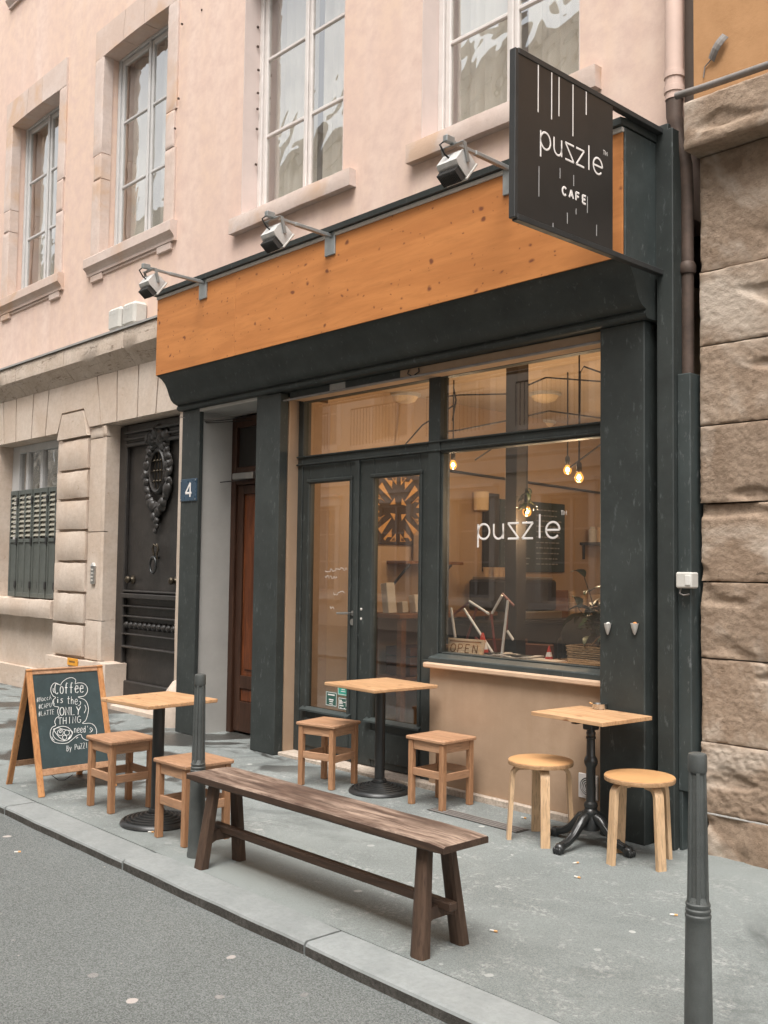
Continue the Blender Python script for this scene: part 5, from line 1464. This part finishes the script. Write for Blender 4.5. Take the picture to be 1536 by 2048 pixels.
# ================================================================== CAFÉ INSIDE
CX0, CX1, CY1, CZ = -6.80, -3.40, 10.2, 3.20
structure('interior_wall', MB().box(CX0-.13, CX0, 5.601, CY1, .02, CZ), K['inwall'])
structure('interior_wall', MB().box(CX1, CX1+.15, 5.34, CY1, .02, CZ), K['inwall'])
structure('interior_wall', MB().box(CX0-.13, CX1+.15, CY1, CY1+.15, 0, CZ+.1), K['inwall'])
structure('interior_wall', MB().box(CX0-.13, CX1+.15, 5.345, 5.42, 3.0, CZ), K['inwall'])
structure('interior_ceiling', MB().box(CX0-.13, CX1+.15, 5.345, CY1, CZ, CZ+.15), K['inceil'])
structure('interior_floor', MB().box(CX0-.13, CX1+.15, 5.332, CY1, -.05, .02), K['infloor'])
# window ledge
structure('window_ledge', MB().cbox(-5.06, CX1, 5.332, 5.75, .88, .925, .004), K['inwood'])
structure('interior_wall', MB().box(-5.06, CX1, 5.335, 5.42, .02, .879), K['inwall'])
o = MB().cbox(-5.08,-4.96,5.98,6.10,.02,CZ,.006).build('column', K['indark'], None); tag(o, 'slim square dark column standing inside the cafe', 'column')
# pendant bulbs
def pend(px, py, Y, big, lab):
    p = onY(px, py, Y)
    t = thing('pendant_bulb', lab, 'pendant lamp', (p.x, Y, p.z), 0, 'lit filament bulbs hanging in the cafe')
    s = 1.35 if big else 1.0
    MB().tube([(0,0,.11*s),(0,0,CZ-p.z)], .006, 6).build('cord', K['cable'], t)
    MB().lathe([(.018,.045*s),(.021,.05*s),(.021,.10*s),(.012,.115*s),(.004,.12*s)], n=14).build('socket', K['castiron'], t, 40)
    MB().lathe([(.003,-.040),(.022,-.033),(.033,-.014),(.034,.004),(.026,.022),(.014,.040)], n=16).build('bulb_glass', K['bulbamber'], t, 60)
    MB().lathe([(.002,-.018),(.012,-.012),(.016,0),(.012,.012),(.004,.022)], n=12).build('filament', K['bulb'], t, 60)
    if big:
        MB().lathe([(.004,-.092),(.045,-.082),(.078,-.05),(.09,-.01),(.083,.03),(.055,.058),(.024,.066)], n=24, caps=False).build('globe', K['bulbglass'], t, 60)
    li = bpy.data.lights.new('bulb_light', 'POINT'); li.energy = 9; li.color = (1,.72,.45); li.shadow_soft_size = .05
    lo = bpy.data.objects.new('bulb_light', li); COL.objects.link(lo); lo.parent = t; lo.location = (0,0,-.10)
pend(906,930,6.30,False,'lit bare bulb hanging near the window mullion')
pend(1054,1023,5.95,True,'lit bulb in a clear globe hanging in front of the wall chalkboard')
pend(1135,940,6.70,False,'lit bare bulb, the smaller and higher of the close pair')
pend(1158,955,6.05,False,'lit bare bulb, the larger and lower of the close pair')
pend(1300,930,8.6,False,'lit bare bulb hanging deeper in the room')
# draped cables under the ceiling
def drape(pts, Y, lab):
    m = MB(); m.tube([onY(px, py, Y) for px, py in pts], .007, 6)
    o = m.build('ceiling_cable', K['cable'], None, 60); tag(o, lab, 'cable', 'black cables draped under the ceiling')
L_ = 'thin black cable draped under the cafe ceiling'
drape([(862,796),(920,790),(1015,788),(1092,755),(1215,764)], 6.5, 'thin black cable running level below the ceiling, the highest of them')
drape([(862,866),(920,860),(1010,842),(1098,822),(1215,838)], 6.3, 'thin black cable running level, the lowest of them, just above the transom bar')
drape([(905,842),(912,800),(907,775)], 6.3, 'thin black cable looped short beside the mullion bulb cord')
drape([(770,935),(845,850),(912,808)], 6.4, 'thin black cable sloping down behind the door transom pane')
drape([(1158,945),(1160,745),(1168,733),(1215,750)], 6.05, 'thin black cable bent down to the lower bulb of the close pair')
drape([(950,920),(980,900),(1005,880)], 6.6, 'thin black cable sloping short behind the window transom bar')
drape([(1140,935),(1200,890),(1230,870)], 6.6, 'thin black cable sloping up from the close pair of bulbs')
o = MB().tube([onX(868,937,CX0+.03), onX(1215,988,CX0+.03)], .014, 8).build('wall_rail', K['iron'], None, 50); tag(o, 'thin dark rail running along the cafe side wall', 'rail')
for k, (px, py) in enumerate(((810,788),(1090,786),(1085,843))):
    p = onZ(px, py, CZ)
    t = thing('ceiling_light', ('round ceiling lamp above the cafe door', 'round ceiling lamp above the close pair of bulbs', 'round ceiling lamp deep in the cafe')[k], 'ceiling lamp', (p.x, p.y, CZ), 0, 'round ceiling lamps')
    MB().lathe([(.15,0),(.15,-.02),(.13,-.03)], n=24).build('rim', K['lampgrey'], t, 40)
    MB().lathe([(.125,-.03),(.10,-.07),(.04,-.09),(.002,-.092)], n=24).build('dome', K['lantern'], t, 50)
# wall lamp
p = onX(949, 1003, CX0); t = thing('wall_lantern', 'pale cylindrical paper lamp on the cafe side wall', 'lamp', (CX0+.09, p.y, p.z))
MB().lathe([(.055,-.10),(.075,-.09),(.078,.09),(.055,.10)], n=20).build('shade', K['lantern'], t, 40)
MB().cbox(-.092,.0,-.015,.015,-.015,.015,.003).build('bracket', K['iron'], t)
# chalkboard menu on the side wall
t = thing('menu_board', 'large black chalk menu board on the cafe side wall', 'menu board', (CX0, 8.45, 1.92))
MB().cbox(.001,.03,-.54,.54,-.38,.37,.004).build('board', K['slate'], t)
MB().cbox(.001,.028,-.80,-.56,-.38,.42,.004).build('side_board', K['indark'], t)
m = MB(); rm = random.Random(2)
for r_ in range(11):
    for (a, b) in ((-.48,-.08),(.04,.46)):
        z = .28-.058*r_; y = a
        while y < b-.05:
            L = rm.uniform(.02,.07); m.box(.0302,.0312, y, y+L, z, z+.012); y += L+.018
m.build('chalk_menu', K['greyprint'], t)
# geometric inlaid art panel
t = thing('art_panel', 'square panel of pale and dark inlaid wood triangles on the cafe side wall', 'wall art', (CX0, 6.44, 2.11))
MB().cbox(.001,.03,-.31,.31,-.33,.33,.004).build('backing', K['artdark'], t)
tri = [((.05,.05),(.28,.20),(.22,.26)),((.05,.16),(.20,.29),(.17,.31)),((.14,.045),(.30,.15),(.30,.12)),((.02,.31),(.12,.31),(.02,.21)),((.30,.02),(.30,.10),(.22,.02)),
       ((.04,.25),(.10,.30),(.03,.30)),((.03,.04),(.12,.03),(.04,.12)),((.08,.19),(.15,.27),(.07,.27)),((.19,.08),(.27,.07),(.27,.15))]
for qx in (-1,1):
    for qz in (-1,1):
        for T in tri:
            ca = sum(a for a, b in T)/3; cb = sum(b for a, b in T)/3
            MB().prism([(qx*(ca+(a-ca)*.74), qz*(cb+(b-cb)*.74)) for a, b in T], 'X', .0302, .036).build('inlay', K['artlight'], t)
# counter with machine, cups and boxes
t = thing('counter', 'dark wooden serving counter along the cafe side wall', 'counter', (-6.45, 8.6, .02))
MB().cbox(-.34,.30,-1.6,1.4,0,1.02,.006).build('body', K['indark'], t); MB().cbox(-.345,.34,-1.64,1.44,1.021,1.06,.006).build('counter_top', K['indark'], t)
t = thing('espresso_machine', 'black boxy espresso machine on the counter', 'coffee machine', (-6.45, 7.75, 1.08))
MB().cbox(-.26,.22,-.40,.40,.08,.38,.02).build('body', K['black'], t); MB().cbox(-.24,.30,-.38,.38,0,.079,.008).build('drip_tray', K['steel'], t); MB().cbox(-.24,.20,-.36,.36,.381,.41,.005).build('cup_rail', K['steel'], t)
cup0 = None
rcup = random.Random(4)
for k in range(11):
    y = 7.45+.06*(k % 6)+.03*(k//6); x = -6.56+.10*(k//6)
    lab = 'small paper cup standing on top of the espresso machine'
    if cup0 is None:
        o = cup0 = MB().lathe([(.026,0),(.036,.09),(.038,.092),(.034,.088),(.024,.006),(.001,.005)], n=14, caps=False).build('paper_cup', K['cup'], None, 50)
    else: o = cup0.copy(); COL.objects.link(o)
    o.location = (x, y, 1.491); tag(o, lab, 'cup', 'cups on the espresso machine')
for k, (y, h) in enumerate(((8.62,.30),(8.74,.20),(8.82,.24))):
    m = MB(); pr = []
    n = int(h/.025)
    for i in range(n): pr += [(.036,.025*i),(.040,.025*i+.02)]
    m.lathe(pr, n=14); o = m.build('cup_stack', K['cup'], None, 40); o.location = (-6.40, y, 1.08)
    tag(o, 'stack of kraft paper cups on the counter below the menu board', 'cup stack', 'paper cup stacks on the counter')
for k, (y, s, mm, lab) in enumerate(((8.25,.28,'inwood','brown box on the counter beside the espresso machine'),(9.25,.22,'cup','pale kraft box on the counter beside the cup stacks'),(9.6,.26,'bluegrey','blue grey box at the far end of the counter'))):
    o = MB().cbox(-.15,.15,-s/2,s/2,0,s,.006).build('box', K[mm], None); o.location = (-6.42, y, 1.08); tag(o, lab, 'box')
# shelves
t = thing('wall_shelf', 'small dark wall shelf beyond the menu board', 'shelf', (CX0, 9.65, 1.85))
MB().cbox(0,.24,-.35,.35,0,.03,.004).build('board', K['indark'], t)
for k in range(2): MB().cbox(0,.02,-.3+.58*k,-.27+.58*k,-.16,0,.003).build('bracket', K['iron'], t)
for k in range(5):
    o = MB().lathe([(.045,0),(.045,.14),(.03,.15),(.03,.175),(.002,.176)], n=14).build('jar', K['cup'] if k % 2 else K['whiteplastic'], None, 50); o.location = (CX0+.12, 9.38+.13*k, 1.88)
    tag(o, ('kraft coloured' if k % 2 else 'white')+' storage jar on the far wall shelf', 'jar', 'jars on the far shelf')
t = thing('wall_shelf', 'dark bracket shelf under the inlaid art panel', 'shelf', (CX0, 6.55, 1.60))
MB().cbox(0,.26,-.22,.55,0,.03,.004).build('board', K['inwood'], t); MB().beam((.01,-.15,-.2),(.24,-.15,0),.02,.02).build('bracket', K['iron'], t); MB().beam((.01,.4,-.2),(.24,.4,0),.02,.02).build('bracket', K['iron'], t)
o = MB().prism([(-.1,0),(.1,0),(.1,.24),(.06,.28),(-.06,.28),(-.1,.24)], 'X', -.06, .06).build('paper_bag', K['cup'], None); o.location = (CX0+.12, 6.72, 1.63); tag(o, 'kraft paper coffee bag on the bracket shelf', 'paper bag')
t = thing('side_table', 'tall narrow wooden table against the cafe side wall', 'table', (CX0+.26, 6.6, .02))
MB().cbox(-.24,.22,-.55,.75,1.10,1.14,.004).build('table_top', K['inwood'], t)
for x in (-.19,.17):
    for y in (-.48,.68): MB().cbox(x-.03,x+.03,y-.03,y+.03,0,1.10,.004).build('leg', K['inwood'], t)
MB().cbox(-.2,.18,-.45,.65,.55,.58,.004).build('lower_shelf', K['inwood'], t)
for k, (y, w_, h, mm) in enumerate(((6.12,.10,.27,'paper'),(6.28,.07,.10,'whiteplastic'),(6.45,.09,.16,'paper'),(6.62,.12,.20,'cup'))):
    o = MB().cbox(-.04,.04,-w_/2,w_/2,0,h,.004).build('card_stand', K[mm], None); o.location = (CX0+.28, y, 1.16); o.rotation_euler = (0,R(-8),0)
    tag(o, ('tall white card on the side table', 'low white packet on the side table, beside the tall card', 'middle sized white card on the side table', 'kraft packet on the side table')[k], 'card', 'cards and packets on the side table')
t = thing('crate', 'low brown wooden crate under the side table', 'crate', (CX0+.25, 6.45, .60))
for k in range(3): MB().cbox(-.16,.16,-.2,.2,.01+.085*k,.085+.085*k,.004).build('slat', K['leather'], t)
# things on the window ledge
t = thing('open_plaque', 'pale wooden plaque lettered OPEN leaning in the shop window', 'plaque', (-5.02, 5.46, .927), R(8))
Mp = Matrix.Rotation(R(-16),4,'X')
MB().cbox(-.165,.165,-.009,.009,0,.125,.004,Mp).build('board', K['plaque'], t)
OP = {'O': [ell(.5,.5,.45,.5,0,360,14)], 'P': [[(.1,0),(.1,1)],[(.1,1),(.65,1),(.85,.75),(.65,.5),(.1,.5)]], 'E': [[(.1,0),(.1,1)],[(.1,1),(.8,1)],[(.1,.5),(.7,.5)],[(.1,0),(.8,0)]], 'N': [[(.1,0),(.1,1)],[(.1,1),(.85,0)],[(.85,0),(.85,1)]]}
for i, ch in enumerate('OPEN'):
    m = MB()
    for st in OP[ch]: m.tube([Mp@Vector((-.125+.065*i+x*.05, -.0095, .022+z*.06)) for x, z in st], .0042, 6, flat=(0,1,0))
    m.build('letter', K['inwood'], t, 60)
MB().cbox(-.14,.14,-.0105,-.0092,.098,.108,.0004,Mp).build('ornament_line', K['inwood'], t)
MB().cbox(-.02,.02,.02,.06,0,.10,.003).build('prop', K['inwood'], t)
for (px, py, h, lab) in ((965,1312,.17,'large toy traffic cone, red and white, in the shop window'),(1098,1322,.105,'small toy traffic cone, red and white, beside the wicker basket')):
    p = onZ(px, py, .925)
    t = thing('traffic_cone', lab, 'cone', (p.x, min(p.y,5.70), .925))
    k = h/.17
    for (za, zb, mm) in ((.0,.05,'red'),(.0505,.10,'white'),(.1005,.17,'red')):
        ra = .055-.27*za; rb = .055-.27*zb
        MB().lathe([(ra*k*.95,za*k),(rb*k*.95,zb*k)], n=16).build('band', K[mm], t, 40)
    MB().cbox(-.055*k,.055*k,-.055*k,.055*k,-.0001,.008,.002).build('foot', K['red'], t)
rmz = random.Random(9)
for k, (px, py, a, lab) in enumerate(((1000,1311,.5,'open magazine lying nearest the toy cone on the window ledge'),(1052,1317,.15,'printed magazine lying in the middle of the window ledge'),(1085,1324,-.2,'single folded leaflet lying by the wicker basket'))):
    p = onZ(px, py, .925)
    t = thing('magazine', lab, 'magazine', (p.x, min(p.y,5.62), .926), a)
    m = MB(); V = []; F = []
    for i in range(9):
        u = -.14+.28*i/8; z = .012+.014*abs(math.sin(u*14))*(1 if k < 2 else .2)
        V += [(u,-.10,z),(u,.10,z),(u,.10,z-.006),(u,-.10,z-.006)]
    for i in range(8):
        for j in range(4): F.append((i*4+j,i*4+(j+1)%4,(i+1)*4+(j+1)%4,(i+1)*4+j))
    F += [(0,1,2,3),(32,33,34,35)]
    m.add(V,F).build('pages', K['magazine'], t, 40)
    if k < 2:
        for j in range(3): MB().cbox(-.11+.075*j,-.05+.075*j,-.07,.03,.02,.0275,.001).build('picture', K['print'], t)
# wicker basket with a plant
bk = thing('wicker_basket', 'pale wicker basket holding a leafy plant in the shop window', 'basket', (-3.80, 5.47, .926))
m = MB()
for k in range(11):
    z = .008+.0135*k; ww = .21+.0012*k; dd = .10+.0008*k
    pts = []
    seq = [(-ww,-dd),(ww,-dd),(ww,dd),(-ww,dd),(-ww,-dd)]
    for (a, b) in zip(seq[:-1], seq[1:]):
        n = 16 if abs(a[0]-b[0]) > .1 else 8
        for i in range(n):
            x = a[0]+(b[0]-a[0])*i/n; y = a[1]+(b[1]-a[1])*i/n; w_ = .004*(1 if (i+k) % 2 else -1)
            pts.append((x+(w_ if abs(a[0]-b[0]) < .1 else 0), y+(w_ if abs(a[0]-b[0]) > .1 else 0), z))
    pts.append(pts[0]); m.tube(pts, .006, 6)
m.build('weave', K['wicker'], bk, 60)
MB().box(-.19,.19,-.085,.085,.005,.12).build('soil', K['stem'], bk)
m = MB(); m.tube([(-.1+.2*i/8,.0,.15+.07*math.sin(PI*i/8)) for i in range(9)], .006, 6); m.build('basket_handle', K['wicker'], bk, 60)
pl = thing('leafy_plant', 'leafy green potted plant growing out of the wicker basket', 'plant', (-3.82, 5.48, 1.04))
rp = random.Random(21)
lf = None
for s_ in range(9):
    a = rp.uniform(0, 2*PI); sp = rp.uniform(.05,.20); h = rp.uniform(.22,.50)
    P = [(sp*math.cos(a)*t_*t_*1.0+.04*math.cos(a), sp*math.sin(a)*t_*t_*.6, h*t_) for t_ in (0,.25,.5,.75,1)]
    MB().tube(P, [.006,.005,.005,.004,.003], 5).build('stem', K['stem'], pl, 60)
    for t_ in (.4,.6,.8,1.0):
        q = (sp*math.cos(a)*t_*t_+.04*math.cos(a), sp*math.sin(a)*t_*t_*.6, h*t_)
        for _ in range(2):
            if lf is None:
                m = MB(); V = []; F = []; n = 7
                for i in range(n):
                    u = i/(n-1); wv = .034*math.sin(PI*min(1,u*.96+.04))**.8; x = .15*u; zz = .035*math.sin(PI*u*.9)-.03*u*u
                    V += [(x,-wv,zz+.008),(x,0,zz),(x,wv,zz+.008)]
                for i in range(n-1):
                    for j in range(2): F.append((i*3+j,i*3+j+1,(i+1)*3+j+1,(i+1)*3+j))
                lf = m.add(V,F).build('leaf', K['leaf'], pl, 60, fix=False); c = lf
            else: c = inst(lf, pl)
            c.location = q; c.rotation_euler = (rp.uniform(-.4,.4), rp.uniform(-.7,.4), rp.uniform(0,2*PI)); k_ = rp.uniform(.6,1.15); c.scale = (k_,k_,k_)
hp = thing('hanging_plant', 'trailing plant hanging on the dark column inside the cafe', 'plant', (onY(1054,985,5.95).x, 5.93, onY(1054,1000,5.95).z))
for s_ in range(5):
    a = rp.uniform(0,2*PI); P = [(.02*math.cos(a)*i, .01*math.sin(a)*i, .07-.045*i+.02*math.sin(i*2+a)) for i in range(4)]
    MB().tube(P, .003, 5).build('stem', K['stem'], hp, 60)
    for i in range(4):
        c = inst(lf, hp, P[i], (rp.uniform(-.5,.5), rp.uniform(-.2,1.0), rp.uniform(0,2*PI))); c.scale = (.45,.5,.5)
# folded frame of red rods and white tubes
t = thing('tube_sculpture', 'angular window display of red rods and white light tubes', 'sculpture', (-4.78, 5.68, .926))
ZQ = lambda x, y, Y: onY(860+x/4.267, 900+y/4.267, Y) - Vector((-4.78,5.68,.926))
tubes = [((335,1290),(505,1400),5.62),((615,1240),(530,1395),5.62),((665,1285),(610,1770),5.60),((290,1355),(535,1730),5.62),((180,1345),(215,1600),5.66),((660,1545),(710,1620),5.66)]
for (a, b, Y) in tubes: MB().tube([ZQ(*a,Y), ZQ(*b,Y)], .010, 8).build('light_tube', K['tubewhite'], t, 50)
rods = [((345,1290),(195,1410)),((405,1330),(315,1610)),((615,1225),(715,1330)),((520,1400),(560,1720)),((385,1600),(520,1725)),((665,1285),(650,1545))]
for (a, b) in rods: MB().tube([ZQ(*a,5.68), ZQ(*b,5.68)], .009, 6).build('rod', K['redpaint'], t, 50)
MB().cbox(-.30,.18,-.05,.09,-.0005,.012,.003).build('base', K['redpaint'], t)
# chairs, coat and cushions behind the window
def chair(label, loc, rz, cloth):
    t = thing('cafe_chair', label, 'chair', loc, rz, 'chairs inside the cafe')
    MB().cbox(-.2,.2,-.2,.2,.43,.46,.01).build('seat', K['leather'], t)
    for x in (-.18,.18):
        MB().beam((x,-.18,0),(x,-.18,.43),.03,.03).build('leg', K['indark'], t); MB().beam((x,.18,0),(x,.2,.90),.03,.03).build('leg', K['indark'], t)
    MB().cbox(-.2,.2,.17,.20,.62,.92,.01).build('backrest', K['leather'], t)
    return t
ch0 = chair('leather backed chair inside the cafe behind the tube sculpture', (-5.35,6.55,.02), R(20), 0)
c = copy_tree(ch0); c.location = (-4.75,6.5,.02); c.rotation_euler = (0,0,R(-15)); c['label'] = 'leather backed chair inside the cafe draped with a black coat'
c = copy_tree(ch0); c.location = (-4.35,6.75,.02); c.rotation_euler = (0,0,R(35)); c['label'] = 'leather backed chair inside the cafe with a blue grey cushion'
for (x_, y_, a_, l_) in ((-5.75,6.9,R(60),'leather backed chair inside the cafe, close to the side table'),(-4.1,7.5,R(-40),'leather backed chair deep inside the cafe, away from the window'),(-5.5,7.75,R(170),'leather backed chair inside the cafe, between dark table and counter')):
    c = copy_tree(ch0); c.location = (x_,y_,.02); c.rotation_euler = (0,0,a_); c['label'] = l_
m = MB()
prof = [(.24,0),(.22,.18),(.20,.36),(.19,.50),(.21,.60),(.17,.68),(.08,.73),(.01,.74)]
m.lathe(prof, n=28, M=Matrix.Scale(.62,4,(0,1,0)), rad=lambda th: 1+.10*math.sin(5*th)+.06*math.sin(9*th+1))
o = m.build('coat', K['coat'], None, 60); o.location = (-4.80,6.62,.45); tag(o, 'black coat hung over the back of a cafe chair', 'coat')
m = MB(); m.lathe([(.02,-.09),(.14,-.075),(.19,0),(.14,.075),(.02,.09)], n=4, M=Matrix.Rotation(PI/2,4,'X')@Matrix.Rotation(PI/4,4,'Z'))
o = m.build('cushion', K['bluegrey'], None, 60); o.location = (-4.38,6.78,.66); tag(o, 'blue grey cushion leaning on a cafe chair', 'cushion')
t = thing('cafe_table', 'dark table standing inside the cafe behind the window display', 'table', (-5.0,7.2,.02))
MB().cbox(-.6,.6,-.35,.35,.72,.75,.004).build('table_top', K['inwood'], t)
for x in (-.52,.52):
    for y in (-.28,.28): MB().beam((x,y,0),(x,y,.72),.04,.04).build('leg', K['indark'], t)
o = MB().cbox(-.17,.17,-.1,.1,0,.22,.03).build('bag', K['black'], None); o.location = (-5.2,7.1,.77); tag(o, 'black bag standing on the dark cafe table', 'bag')
